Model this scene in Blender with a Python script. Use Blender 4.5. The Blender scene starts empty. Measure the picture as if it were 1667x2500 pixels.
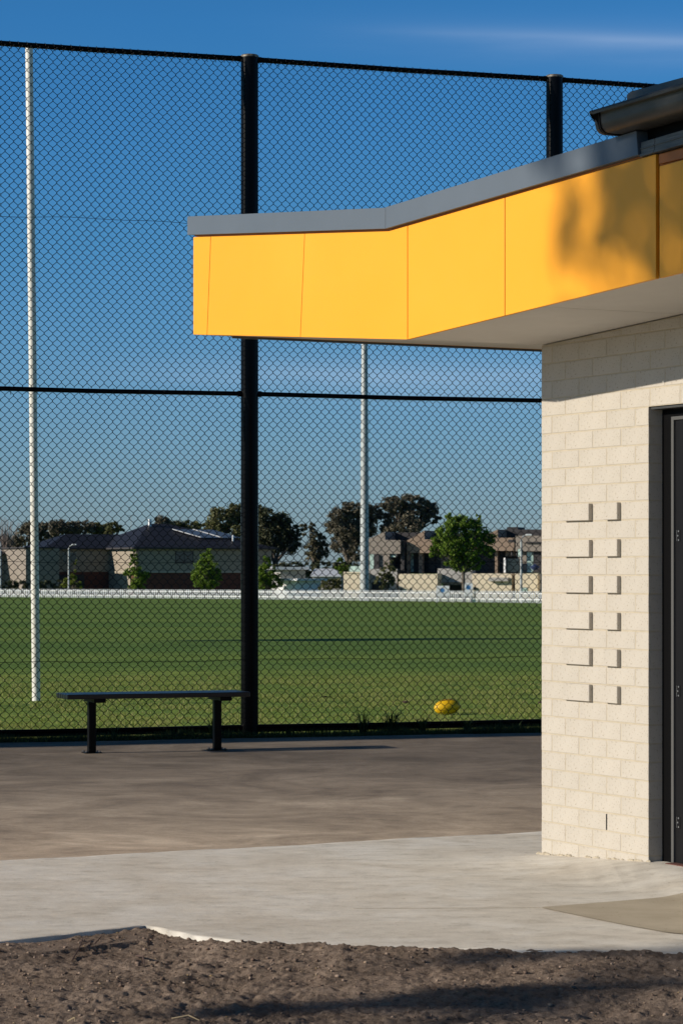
import bpy, math, random
import numpy as np
from mathutils import Vector, Matrix

# ------------------------------------------------------------------ camera, sky, sun, exposure
S = bpy.context.scene
COL = S.collection
F = 6600.0          # focal length in photograph pixels
HZ = 1395.0         # horizon row in the photograph
CH = 1.45           # camera height
cam_d = bpy.data.cameras.new("camera")
cam = bpy.data.objects.new("camera", cam_d)
COL.objects.link(cam)
cam.location = (0, 0, CH)
cam.rotation_euler = (math.pi / 2, 0, 0)
cam_d.sensor_fit = 'VERTICAL'
cam_d.sensor_height = 36.0
cam_d.sensor_width = 24.0
cam_d.lens = F / 2500.0 * 36.0
cam_d.shift_y = (HZ - 1250.0) / 2500.0
cam_d.clip_start = 0.1
cam_d.clip_end = 8000
cam_d.dof.use_dof = True
cam_d.dof.focus_distance = 17.0
cam_d.dof.aperture_fstop = 22.0
S.camera = cam

SUN_AZ = math.radians(16.0)     # direction the shadows run, from +X towards +Y
SUN_EL = math.radians(20.6)
sun_vec = Vector((-math.cos(SUN_AZ) * math.cos(SUN_EL), -math.sin(SUN_AZ) * math.cos(SUN_EL), math.sin(SUN_EL)))
sd = bpy.data.lights.new("sun", 'SUN')
sd.energy = 5.0
sd.angle = math.radians(0.53)
sd.color = (1.0, 0.90, 0.76)
sun = bpy.data.objects.new("sun", sd)
COL.objects.link(sun)
sun.rotation_euler = sun_vec.to_track_quat('Z', 'Y').to_euler()

W = bpy.data.worlds.new("World")
S.world = W
W.use_nodes = True
nt = W.node_tree
nt.nodes.clear()
N = nt.nodes.new
L = nt.links.new
out = N("ShaderNodeOutputWorld")
bg = N("ShaderNodeBackground")
bg.inputs[1].default_value = 0.15
sky = N("ShaderNodeTexSky")
sky.sky_type = 'NISHITA'
sky.sun_disc = False
sky.sun_elevation = SUN_EL
sky.sun_rotation = math.radians(252.5)
sky.altitude = 0
sky.air_density = 1.0
sky.dust_density = 0.3
sky.ozone_density = 2.0
tc = N("ShaderNodeTexCoord")
sep = N("ShaderNodeSeparateXYZ")
L(tc.outputs['Generated'], sep.inputs[0])
ramp = N("ShaderNodeValToRGB")          # elevation tint (polarised, deep blue sky)
L(sep.outputs['Z'], ramp.inputs[0])
cr = ramp.color_ramp
cr.elements[0].position = 0.0
cr.elements[0].color = (0.29, 0.42, 0.72, 1)
cr.elements[1].position = 1.0
cr.elements[1].color = (0.17, 0.22, 0.25, 1)
for p, c in ((0.06, (0.235, 0.42, 0.72, 1)), (0.12, (0.165, 0.405, 0.68, 1)), (0.2, (0.12, 0.395, 0.69, 1)), (0.35, (0.10, 0.25, 0.37, 1))):
    e = cr.elements.new(p)
    e.color = c
mul = N("ShaderNodeMixRGB")
mul.blend_type = 'MULTIPLY'
mul.inputs[0].default_value = 1.0
L(sky.outputs[0], mul.inputs[1])
L(ramp.outputs[0], mul.inputs[2])


def wmath(op, a, b=None, c=None):
    m = N("ShaderNodeMath")
    m.operation = op
    for i, v in enumerate((a, b, c)):
        if v is None:
            continue
        if isinstance(v, (int, float)):
            m.inputs[i].default_value = v
        else:
            L(v, m.inputs[i])
    return m.outputs[0]


def cirrus(z0, slope, width, x_from, x_to, strength, seed):
    mp = N("ShaderNodeMapping")
    mp.inputs['Scale'].default_value = (14, 14, 120)
    mp.inputs['Location'].default_value = (seed, seed, 0)
    L(tc.outputs['Generated'], mp.inputs[0])
    nz = N("ShaderNodeTexNoise")
    nz.inputs['Scale'].default_value = 1.0
    nz.inputs['Detail'].default_value = 5
    L(mp.outputs[0], nz.inputs[0])
    line = wmath('MULTIPLY_ADD', sep.outputs['X'], slope, z0)
    d = wmath('SUBTRACT', sep.outputs['Z'], line)
    wob = wmath('MULTIPLY_ADD', nz.outputs[0], width * 1.2, -width * 0.6)
    d = wmath('ADD', d, wob)
    d = wmath('DIVIDE', d, width)
    d = wmath('POWER', wmath('ABSOLUTE', d), 1.6)
    g = wmath('POWER', 2.718, wmath('MULTIPLY', d, -1.0))
    m = N("ShaderNodeMapRange")
    m.interpolation_type = 'SMOOTHSTEP'
    m.inputs['From Min'].default_value = x_from
    m.inputs['From Max'].default_value = x_to
    L(sep.outputs['X'], m.inputs['Value'])
    g = wmath('MULTIPLY', g, m.outputs[0])
    yy = wmath('GREATER_THAN', sep.outputs['Y'], 0.0)
    g = wmath('MULTIPLY', g, yy)
    g = wmath('MULTIPLY', g, wmath('MULTIPLY_ADD', nz.outputs[0], 1.2, 0.1))
    return wmath('MULTIPLY', g, strength)


last = mul.outputs[0]
for args in ((0.1972, -0.05, 0.0022, -0.01, 0.10, 0.15, 3.0), (0.1955, -0.045, 0.007, -0.06, 0.12, 0.10, 9.0), (0.072, -0.02, 0.006, -0.12, 0.02, 0.22, 21.0)):
    f = cirrus(*args)
    mx = N("ShaderNodeMixRGB")
    L(f, mx.inputs[0])
    L(last, mx.inputs[1])
    mx.inputs[2].default_value = (5.4, 6.0, 7.0, 1)
    last = mx.outputs[0]
L(last, bg.inputs[0])
L(bg.outputs[0], out.inputs[0])

S.view_settings.view_transform = 'Standard'
S.view_settings.look = 'None'
S.view_settings.exposure = 0.0
S.view_settings.gamma = 1.0
S.view_settings.use_curve_mapping = False
S.cycles.max_bounces = 6

rng = np.random.default_rng(7)
random.seed(7)


# ------------------------------------------------------------------ helpers
def P(u, v, Y):
    """photograph pixel + distance -> world point"""
    return Vector(((u - 833.0) / F * Y, Y, CH - (v - HZ) / F * Y))


def gz(Y):
    if Y < 28:
        return -0.012
    return -0.012 - 0.0045 * (min(Y, 300) - 28)


class MB:
    def __init__(self):
        self.v = []
        self.f = []
        self.smooth = False

    def box(self, x0, x1, y0, y1, z0, z1, m=None):
        b = len(self.v)
        pts = [(x0, y0, z0), (x1, y0, z0), (x1, y1, z0), (x0, y1, z0), (x0, y0, z1), (x1, y0, z1), (x1, y1, z1), (x0, y1, z1)]
        if m is not None:
            pts = [tuple(m @ Vector(p)) for p in pts]
        self.v += pts
        self.f += [(b, b + 3, b + 2, b + 1), (b + 4, b + 5, b + 6, b + 7), (b, b + 1, b + 5, b + 4), (b + 1, b + 2, b + 6, b + 5), (b + 2, b + 3, b + 7, b + 6), (b + 3, b, b + 4, b + 7)]
        return self

    def tube(self, pts, radii, n=12, caps=True):
        pts = [Vector(p) for p in pts]
        if not hasattr(radii, '__len__'):
            radii = [radii] * len(pts)
        b = len(self.v)
        for i, p in enumerate(pts):
            d = (pts[min(i + 1, len(pts) - 1)] - pts[max(i - 1, 0)]).normalized()
            ref = Vector((0, 0, 1)) if abs(d.z) < 0.9 else Vector((1, 0, 0))
            a = d.cross(ref).normalized()
            c = a.cross(d)
            for k in range(n):
                t = 2 * math.pi * k / n
                self.v.append(tuple(p + (a * math.cos(t) + c * math.sin(t)) * radii[i]))
        for i in range(len(pts) - 1):
            for k in range(n):
                k2 = (k + 1) % n
                self.f.append((b + i * n + k, b + (i + 1) * n + k, b + (i + 1) * n + k2, b + i * n + k2))
        if caps:
            self.f.append(tuple(b + k for k in range(n)))
            e = b + (len(pts) - 1) * n
            self.f.append(tuple(e + n - 1 - k for k in range(n)))
        return self

    def poly(self, pts):
        b = len(self.v)
        self.v += [tuple(p) for p in pts]
        self.f.append(tuple(range(b, b + len(pts))))
        return self

    def prism(self, base, off):
        """closed prism from polygon 'base' swept by vector off"""
        n = len(base)
        b = len(self.v)
        off = Vector(off)
        self.v += [tuple(Vector(p)) for p in base] + [tuple(Vector(p) + off) for p in base]
        self.f.append(tuple(b + i for i in range(n)))
        self.f.append(tuple(b + n + n - 1 - i for i in range(n)))
        for i in range(n):
            j = (i + 1) % n
            self.f.append((b + j, b + i, b + n + i, b + n + j))
        return self

    def mesh(self, name, mat, smooth=False):
        me = bpy.data.meshes.new(name)
        me.from_pydata(self.v, [], self.f)
        me.materials.append(mat)
        if smooth:
            me.polygons.foreach_set('use_smooth', [True] * len(me.polygons))
        import bmesh
        bm = bmesh.new()
        bm.from_mesh(me)
        bmesh.ops.recalc_face_normals(bm, faces=bm.faces)
        bm.to_mesh(me)
        bm.free()
        return me

    def build(self, name, mat, parent=None, smooth=False, bevel=0.0, sharp=40):
        me = self.mesh(name, mat, smooth)
        o = link(name, me, parent)
        if smooth:
            me.set_sharp_from_angle(angle=math.radians(sharp))
        if bevel:
            md = o.modifiers.new("bevel", 'BEVEL')
            md.width = bevel
            md.segments = 2
            md.limit_method = 'ANGLE'
        return o


def link(name, me, parent=None, loc=None):
    o = bpy.data.objects.new(name, me)
    COL.objects.link(o)
    if parent is not None:
        o.parent = parent
    if loc is not None:
        o.location = loc
    return o


def tag(o, label=None, cat=None, group=None, kind=None):
    if label:
        o['label'] = label
    if cat:
        o['category'] = cat
    if group:
        o['group'] = group
    if kind:
        o['kind'] = kind
    return o


def empty(name, loc, rz, label, cat, group=None):
    o = link(name, None, None, loc)
    o.rotation_euler = (0, 0, rz)
    o.empty_display_size = 0.3
    return tag(o, label, cat, group)


def fast_mesh(name, verts, faces_n, mat, smooth=False):
    """verts (n,3) in consecutive faces of faces_n corners"""
    me = bpy.data.meshes.new(name)
    nv = len(verts)
    nf = nv // faces_n
    me.vertices.add(nv)
    me.vertices.foreach_set('co', np.asarray(verts, dtype=np.float32).ravel())
    me.loops.add(nv)
    me.loops.foreach_set('vertex_index', np.arange(nv, dtype=np.int32))
    me.polygons.add(nf)
    me.polygons.foreach_set('loop_start', np.arange(0, nv, faces_n, dtype=np.int32))
    me.materials.append(mat)
    me.update(calc_edges=True)
    return me


def indexed_mesh(name, verts, faces, mat, smooth=False):
    me = bpy.data.meshes.new(name)
    k = faces.shape[1]
    me.vertices.add(len(verts))
    me.vertices.foreach_set('co', np.asarray(verts, dtype=np.float32).ravel())
    me.loops.add(faces.size)
    me.loops.foreach_set('vertex_index', faces.astype(np.int32).ravel())
    me.polygons.add(len(faces))
    me.polygons.foreach_set('loop_start', np.arange(0, faces.size, k, dtype=np.int32))
    if smooth:
        me.polygons.foreach_set('use_smooth', np.ones(len(faces), dtype=bool))
    me.materials.append(mat)
    me.update(calc_edges=True)
    return me


def vnoise(x, y, seed):
    xi = np.floor(x).astype(np.int64)
    yi = np.floor(y).astype(np.int64)
    fx = x - xi
    fy = y - yi
    fx = fx * fx * (3 - 2 * fx)
    fy = fy * fy * (3 - 2 * fy)

    def h(a, b):
        n = (a * 374761393 + b * 668265263 + seed * 982451653) & 0x7fffffff
        n = ((n ^ (n >> 13)) * 1274126177) & 0x7fffffff
        return ((n ^ (n >> 16)) & 0xffff) / 65535.0
    return (h(xi, yi) * (1 - fx) + h(xi + 1, yi) * fx) * (1 - fy) + (h(xi, yi + 1) * (1 - fx) + h(xi + 1, yi + 1) * fx) * fy


# ------------------------------------------------------------------ materials
def srgb(r, g, b):
    def c(x):
        x /= 255.0
        return x / 12.92 if x <= 0.04045 else ((x + 0.055) / 1.055) ** 2.4
    return (c(r), c(g), c(b), 1)


def mat(name, col, rough=0.6, metal=0.0, spec=0.5, coat=0.0):
    m = bpy.data.materials.new(name)
    m.use_nodes = True
    b = m.node_tree.nodes['Principled BSDF']
    b.inputs['Base Color'].default_value = (*col[:3], 1)
    b.inputs['Roughness'].default_value = rough
    b.inputs['Metallic'].default_value = metal
    b.inputs['Specular IOR Level'].default_value = spec
    b.inputs['Coat Weight'].default_value = coat
    return m


def nodes(m):
    t = m.node_tree
    return t, t.nodes['Principled BSDF']


def noise_col(m, stops, scale=5, detail=6, coords='Object', stretch=(1, 1, 1), rough=0.6, dist=0.0):
    """drive base colour by noise through a ramp"""
    t, b = nodes(m)
    tcn = t.nodes.new('ShaderNodeTexCoord')
    mp = t.nodes.new('ShaderNodeMapping')
    mp.inputs['Scale'].default_value = stretch
    t.links.new(tcn.outputs[coords], mp.inputs[0])
    nz = t.nodes.new('ShaderNodeTexNoise')
    nz.inputs['Scale'].default_value = scale
    nz.inputs['Detail'].default_value = detail
    nz.inputs['Roughness'].default_value = rough
    nz.inputs['Distortion'].default_value = dist
    t.links.new(mp.outputs[0], nz.inputs[0])
    r = t.nodes.new('ShaderNodeValToRGB')
    while len(r.color_ramp.elements) < len(stops):
        r.color_ramp.elements.new(0.5)
    for e, (p, c) in zip(r.color_ramp.elements, stops):
        e.position = p
        e.color = (*c[:3], 1)
    t.links.new(nz.outputs[0], r.inputs[0])
    t.links.new(r.outputs[0], b.inputs['Base Color'])
    return mp, nz, r


def over(m, stops, scale, blend='MULTIPLY', fac=1.0, stretch=(1, 1, 1), detail=4, coords='Object', voronoi=False, rough=0.6):
    """layer another noise over the current base colour"""
    t, b = nodes(m)
    src = b.inputs['Base Color'].links
    tcn = t.nodes.new('ShaderNodeTexCoord')
    mp = t.nodes.new('ShaderNodeMapping')
    mp.inputs['Scale'].default_value = stretch
    t.links.new(tcn.outputs[coords], mp.inputs[0])
    if voronoi:
        nz = t.nodes.new('ShaderNodeTexVoronoi')
        nz.inputs['Scale'].default_value = scale
        o = nz.outputs['Distance']
    else:
        nz = t.nodes.new('ShaderNodeTexNoise')
        nz.inputs['Scale'].default_value = scale
        nz.inputs['Detail'].default_value = detail
        nz.inputs['Roughness'].default_value = rough
        o = nz.outputs[0]
    t.links.new(mp.outputs[0], nz.inputs[0])
    r = t.nodes.new('ShaderNodeValToRGB')
    while len(r.color_ramp.elements) < len(stops):
        r.color_ramp.elements.new(0.5)
    for e, (p, c) in zip(r.color_ramp.elements, stops):
        e.position = p
        e.color = (*c[:3], 1)
    t.links.new(o, r.inputs[0])
    mx = t.nodes.new('ShaderNodeMixRGB')
    mx.blend_type = blend
    mx.inputs[0].default_value = fac
    if src:
        t.links.new(src[0].from_socket, mx.inputs[1])
    else:
        mx.inputs[1].default_value = b.inputs['Base Color'].default_value
    t.links.new(r.outputs[0], mx.inputs[2])
    t.links.new(mx.outputs[0], b.inputs['Base Color'])
    return m


def bump(m, scale, strength, dist=0.01, detail=5, stretch=(1, 1, 1), coords='Object', rough=0.6):
    t, b = nodes(m)
    tcn = t.nodes.new('ShaderNodeTexCoord')
    mp = t.nodes.new('ShaderNodeMapping')
    mp.inputs['Scale'].default_value = stretch
    t.links.new(tcn.outputs[coords], mp.inputs[0])
    nz = t.nodes.new('ShaderNodeTexNoise')
    nz.inputs['Scale'].default_value = scale
    nz.inputs['Detail'].default_value = detail
    nz.inputs['Roughness'].default_value = rough
    t.links.new(mp.outputs[0], nz.inputs[0])
    bp = t.nodes.new('ShaderNodeBump')
    bp.inputs['Strength'].default_value = strength
    bp.inputs['Distance'].default_value = dist
    t.links.new(nz.outputs[0], bp.inputs['Height'])
    if b.inputs['Normal'].links:
        t.links.new(b.inputs['Normal'].links[0].from_socket, bp.inputs['Normal'])
    t.links.new(bp.outputs[0], b.inputs['Normal'])
    return m


def island(m, stops):
    t, b = nodes(m)
    g = t.nodes.new('ShaderNodeNewGeometry')
    r = t.nodes.new('ShaderNodeValToRGB')
    while len(r.color_ramp.elements) < len(stops):
        r.color_ramp.elements.new(0.5)
    for e, (p, c) in zip(r.color_ramp.elements, stops):
        e.position = p
        e.color = (*c[:3], 1)
    t.links.new(g.outputs['Random Per Island'], r.inputs[0])
    t.links.new(r.outputs[0], b.inputs['Base Color'])
    return m


def leafmat(name, c1, c2, c3, trans=0.25):
    m = mat(name, c2, 0.6, spec=0.25)
    island(m, [(0.0, c1), (0.5, c2), (1.0, c3)])
    t, b = nodes(m)
    tr = t.nodes.new('ShaderNodeBsdfTranslucent')
    mx = t.nodes.new('ShaderNodeMixShader')
    mx.inputs[0].default_value = trans
    t.links.new(b.inputs['Base Color'].links[0].from_socket, tr.inputs[0])
    o = t.nodes['Material Output']
    t.links.new(b.outputs[0], mx.inputs[1])
    t.links.new(tr.outputs[0], mx.inputs[2])
    t.links.new(mx.outputs[0], o.inputs[0])
    return m


M = {}
# painted masonry
m = mat('cream_brick', (0.56, 0.49, 0.39), 0.75, spec=0.3)
noise_col(m, [(0.3, (0.43, 0.393, 0.338)), (0.7, (0.50, 0.46, 0.40))], 3.0, 5)
over(m, [(0.33, (0.72, 0.68, 0.62)), (0.40, (1, 1, 1))], 95, detail=3)
over(m, [(0.26, (0.5, 0.44, 0.36)), (0.30, (1, 1, 1))], 60, detail=4, rough=0.75)
bump(m, 150, 0.55, 0.004, 4)
bump(m, 14, 0.25, 0.006, 3)
# each brick its own slight tone
t, b = nodes(m)
oi = t.nodes.new('ShaderNodeObjectInfo')
mr = t.nodes.new('ShaderNodeMapRange')
mr.inputs['To Min'].default_value = 0.975
mr.inputs['To Max'].default_value = 1.02
t.links.new(oi.outputs['Random'], mr.inputs[0])
mx = t.nodes.new('ShaderNodeMixRGB')
mx.blend_type = 'MULTIPLY'
mx.inputs[0].default_value = 1
t.links.new(b.inputs['Base Color'].links[0].from_socket, mx.inputs[1])
t.links.new(mr.outputs[0], mx.inputs[2])
t.links.new(mx.outputs[0], b.inputs['Base Color'])
M['brick'] = m
m = mat('cream_mortar', (0.55, 0.46, 0.33), 0.8, spec=0.2)
noise_col(m, [(0.3, (0.40, 0.35, 0.265)), (0.7, (0.49, 0.43, 0.335))], 20, 4)
bump(m, 60, 0.6, 0.004)
M['mortar'] = m
m = mat('yellow_panel', srgb(252, 186, 36), 0.42, spec=0.28)
noise_col(m, [(0.3, (0.88, 0.372, 0.020)), (0.7, (0.92, 0.395, 0.026))], 1.2, 3)
bump(m, 1.5, 0.06, 0.02, 2)
M['yellow'] = m
M['orange'] = mat('orange_batten', (0.38, 0.12, 0.02), 0.6)
m = mat('grey_capping', (0.12, 0.145, 0.185), 0.5, spec=0.4)
noise_col(m, [(0.3, (0.098, 0.122, 0.152)), (0.7, (0.110, 0.136, 0.170))], 2.0, 4)
M['cap'] = m
m = mat('dark_metal_roof', (0.06, 0.062, 0.06), 0.45, metal=0.0, spec=0.5)
noise_col(m, [(0.35, (0.028, 0.030, 0.030)), (0.65, (0.055, 0.053, 0.048))], 5, 5, stretch=(1, 1, 4))
M['gutter'] = m
M['trim'] = over(mat('weathered_trim', (0.10, 0.11, 0.115), 0.6), [(0.35, (0.6, 0.6, 0.6)), (0.65, (1.2, 1.15, 1.05))], 12, stretch=(0.6, 1, 14))
m = mat('white_soffit', (0.66, 0.63, 0.57), 0.6, spec=0.3)
noise_col(m, [(0.3, (0.60, 0.57, 0.52)), (0.7, (0.68, 0.65, 0.60))], 2.0, 4)
M['soffit'] = m
M['black'] = mat('black_powdercoat', (0.0035, 0.0035, 0.004), 0.5, spec=0.06)
m = mat('black_post_paint', (0.0018, 0.0020, 0.0026), 0.24, spec=0.08)
over(m, [(0.3, (0.7, 0.7, 0.7)), (0.7, (2.2, 2.2, 2.2))], 9, stretch=(1, 1, 0.3), detail=6)
bump(m, 25, 0.12, 0.003, 4)
M['post'] = m
M['wire'] = mat('black_vinyl_wire', (0.003, 0.0035, 0.005), 0.45, spec=0.15)
M['tie'] = mat('galvanised_tie', (0.10, 0.10, 0.10), 0.5, metal=0.3)
M['steelcap'] = over(mat('worn_post_cap', (0.16, 0.15, 0.13), 0.5, metal=0.3), [(0.4, (0.3, 0.3, 0.3)), (0.6, (1.5, 1.4, 1.3))], 40)
m = mat('charcoal_door', (0.008, 0.008, 0.009), 0.45, spec=0.12)
over(m, [(0.3, (0.8, 0.8, 0.8)), (0.7, (1.3, 1.3, 1.3))], 6, stretch=(1, 1, 0.2))
M['door'] = m
M['jamb'] = mat('grey_jamb_edge', (0.09, 0.09, 0.088), 0.5, spec=0.2)
M['steel'] = mat('screw_steel', (0.35, 0.35, 0.35), 0.35, metal=0.7)
m = mat('white_post_paint', (0.80, 0.79, 0.75), 0.4, spec=0.4)
noise_col(m, [(0.0, (0.05, 0.05, 0.045)), (0.315, (0.12, 0.12, 0.11)), (0.36, (0.74, 0.73, 0.70)), (0.7, (0.82, 0.81, 0.77))], 7.0, 6, stretch=(1, 1, 0.45), rough=0.65)
over(m, [(0.35, (0.85, 0.83, 0.78)), (0.6, (1, 1, 1))], 5, stretch=(1, 1, 0.15))
M['goal'] = m
m = mat('bench_slat', (0.008, 0.010, 0.014), 0.30, spec=0.5)
bump(m, 60, 0.08, 0.002, 3, stretch=(0.05, 1, 1))
M['slat'] = m
m = mat('bench_frame', (0.004, 0.004, 0.0045), 0.4, spec=0.12)
M['bench'] = m
m = mat('football_leather', (0.80, 0.46, 0.006), 0.5, spec=0.4)
noise_col(m, [(0.3, (0.72, 0.42, 0.006)), (0.7, (0.84, 0.52, 0.010))], 12, 4)
over(m, [(0.30, (0.25, 0.18, 0.08)), (0.37, (1, 1, 1))], 9, detail=5)
bump(m, 300, 0.3, 0.001)
M['ball'] = m
M['seam'] = mat('football_seam', (0.10, 0.055, 0.01), 0.7)

# ground materials
m = mat('concrete', (0.42, 0.40, 0.37), 0.8, spec=0.3)
noise_col(m, [(0.3, (0.58, 0.525, 0.445)), (0.5, (0.66, 0.615, 0.54)), (0.7, (0.73, 0.70, 0.645))], 2.2, 9, stretch=(0.8, 0.8, 1), rough=0.64, dist=0.6)
over(m, [(0.36, (0.80, 0.79, 0.77)), (0.47, (0.97, 0.97, 0.97)), (0.66, (1.12, 1.12, 1.12))], 8.0, stretch=(0.7, 1.0, 1), detail=9, rough=0.74)
over(m, [(0.30, (0.72, 0.68, 0.62)), (0.36, (1, 1, 1))], 38, detail=4)
over(m, [(0.35, (0.93, 0.93, 0.93)), (0.65, (1.05, 1.05, 1.05))], 320, detail=2)
bump(m, 8, 0.35, 0.01, 6)
bump(m, 170, 0.3, 0.003, 4)
M['concrete'] = m
m = mat('damp_concrete', (0.25, 0.21, 0.155), 0.75, spec=0.3)
noise_col(m, [(0.3, (0.36, 0.305, 0.225)), (0.7, (0.53, 0.465, 0.36))], 2.0, 7)
over(m, [(0.30, (0.7, 0.68, 0.62)), (0.36, (1, 1, 1))], 45, detail=4)
bump(m, 120, 0.3, 0.004, 5)
M['concrete2'] = m
M['edge'] = bump(mat('fresh_concrete_edge', (0.60, 0.56, 0.50), 0.8), 60, 0.5, 0.004)
m = mat('dusty_asphalt', (0.15, 0.125, 0.105), 0.85, spec=0.25)
noise_col(m, [(0.28, (0.15, 0.118, 0.092)), (0.44, (0.26, 0.207, 0.155)), (0.58, (0.36, 0.29, 0.22)), (0.74, (0.54, 0.45, 0.35))], 1.3, 10, stretch=(0.75, 0.7, 1), rough=0.7, dist=0.9)
over(m, [(0.34, (0.76, 0.75, 0.74)), (0.5, (1, 1, 1)), (0.62, (1.05, 1.04, 1.03)), (0.74, (1.5, 1.42, 1.32))], 7.0, stretch=(0.7, 0.9, 1), detail=10, rough=0.76)
over(m, [(0.35, (0.82, 0.82, 0.82)), (0.65, (1.16, 1.16, 1.16))], 190, detail=3)
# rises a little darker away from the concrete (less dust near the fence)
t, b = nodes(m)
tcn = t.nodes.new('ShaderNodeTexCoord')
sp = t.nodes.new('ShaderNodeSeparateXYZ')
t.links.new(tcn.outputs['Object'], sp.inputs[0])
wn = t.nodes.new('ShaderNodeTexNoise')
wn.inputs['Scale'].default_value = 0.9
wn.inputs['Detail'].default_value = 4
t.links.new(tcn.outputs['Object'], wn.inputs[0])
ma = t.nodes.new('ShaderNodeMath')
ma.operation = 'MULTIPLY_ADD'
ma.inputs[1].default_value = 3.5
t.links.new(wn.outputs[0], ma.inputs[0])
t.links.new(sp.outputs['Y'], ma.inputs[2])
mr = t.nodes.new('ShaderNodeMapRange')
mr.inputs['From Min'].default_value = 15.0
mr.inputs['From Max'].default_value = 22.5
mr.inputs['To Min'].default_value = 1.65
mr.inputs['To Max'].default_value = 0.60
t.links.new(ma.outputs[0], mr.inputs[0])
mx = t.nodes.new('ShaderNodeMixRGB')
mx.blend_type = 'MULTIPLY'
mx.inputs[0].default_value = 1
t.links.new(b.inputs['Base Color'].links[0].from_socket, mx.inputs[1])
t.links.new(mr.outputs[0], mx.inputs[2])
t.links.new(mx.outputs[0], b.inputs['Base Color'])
bump(m, 5, 0.3, 0.012, 7)
bump(m, 140, 0.45, 0.004, 4)
M['asphalt'] = m
m = mat('soil', (0.13, 0.09, 0.068), 0.95, spec=0.15)
noise_col(m, [(0.25, (0.13, 0.097, 0.074)), (0.5, (0.21, 0.160, 0.125)), (0.75, (0.29, 0.225, 0.178))], 2.6, 8, rough=0.7)
over(m, [(0.36, (0.42, 0.40, 0.38)), (0.46, (0.9, 0.89, 0.88)), (0.6, (1.1, 1.09, 1.08)), (0.72, (1.5, 1.42, 1.35))], 34, detail=8, rough=0.75)
bump(m, 45, 0.6, 0.015, 6, rough=0.7)
bump(m, 160, 0.6, 0.005, 4)
M['soil'] = m
m = mat('clod', (0.13, 0.092, 0.07), 0.95, spec=0.15)
island(m, [(0.0, (0.13, 0.09, 0.07)), (0.6, (0.22, 0.16, 0.125)), (0.93, (0.29, 0.22, 0.175)), (1.0, (0.38, 0.28, 0.2))])
bump(m, 120, 0.6, 0.004, 4)
M['clod'] = m
m = mat('chips', (0.4, 0.3, 0.2), 0.9)
island(m, [(0.0, (0.30, 0.20, 0.08)), (0.4, (0.42, 0.30, 0.15)), (0.8, (0.50, 0.42, 0.34)), (1.0, (0.30, 0.14, 0.08))])
M['chips'] = m
M['twig'] = mat('twig_bark', (0.075, 0.045, 0.035), 0.85)
M['drygrass'] = mat('dry_stalk', (0.33, 0.26, 0.16), 0.85)
m = mat('mown_grass', (0.07, 0.10, 0.03), 0.8, spec=0.1)
noise_col(m, [(0.25, (0.092, 0.148, 0.030)), (0.5, (0.130, 0.202, 0.042)), (0.75, (0.178, 0.245, 0.062))], 0.5, 9, stretch=(1.0, 1.0, 1), rough=0.72)
over(m, [(0.36, (0.42, 0.52, 0.42)), (0.5, (0.97, 1, 0.97)), (0.66, (1.55, 1.42, 1.25))], 9.0, stretch=(1, 0.6, 1), detail=8, rough=0.75)
over(m, [(0.42, (0.84, 0.90, 0.90)), (0.58, (1.14, 1.08, 1.04))], 0.06, stretch=(0.1, 1.6, 1), detail=1)
over(m, [(0.62, (1, 1, 1)), (0.72, (1.75, 1.25, 1.1))], 1.7, stretch=(0.7, 1.6, 1), detail=7, rough=0.7, fac=0.7)
t, b = nodes(m)
tcn = t.nodes.new('ShaderNodeTexCoord')
sp = t.nodes.new('ShaderNodeSeparateXYZ')
t.links.new(tcn.outputs['Object'], sp.inputs[0])
wn = t.nodes.new('ShaderNodeTexNoise')
wn.inputs['Scale'].default_value = 0.35
wn.inputs['Detail'].default_value = 5
t.links.new(tcn.outputs['Object'], wn.inputs[0])
ma = t.nodes.new('ShaderNodeMath')
ma.operation = 'MULTIPLY_ADD'
ma.inputs[1].default_value = 14
t.links.new(wn.outputs[0], ma.inputs[0])
t.links.new(sp.outputs['Y'], ma.inputs[2])
rr_ = t.nodes.new('ShaderNodeMapRange')
rr_.inputs['From Min'].default_value = 33
rr_.inputs['From Max'].default_value = 60
rr_.inputs['To Min'].default_value = 1.0
rr_.inputs['To Max'].default_value = 0.0
t.links.new(ma.outputs[0], rr_.inputs[0])
mx = t.nodes.new('ShaderNodeMixRGB')
mx.blend_type = 'MULTIPLY'
t.links.new(rr_.outputs[0], mx.inputs[0])
t.links.new(b.inputs['Base Color'].links[0].from_socket, mx.inputs[1])
mx.inputs[2].default_value = (1.5, 1.35, 1.2, 1)
t.links.new(mx.outputs[0], b.inputs['Base Color'])
bump(m, 3, 0.6, 0.05, 8, rough=0.8)
bump(m, 28, 0.7, 0.02, 5, rough=0.8)
M['grass'] = m
M['blade'] = leafmat('grass_blades', (0.13, 0.18, 0.03), (0.25, 0.30, 0.06), (0.48, 0.44, 0.19), 0.3)
M['verge'] = leafmat('weed_blades', (0.014, 0.028, 0.009), (0.026, 0.052, 0.013), (0.06, 0.085, 0.028), 0.25)  # fence shade put into these dark greens of verge and weeds

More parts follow.
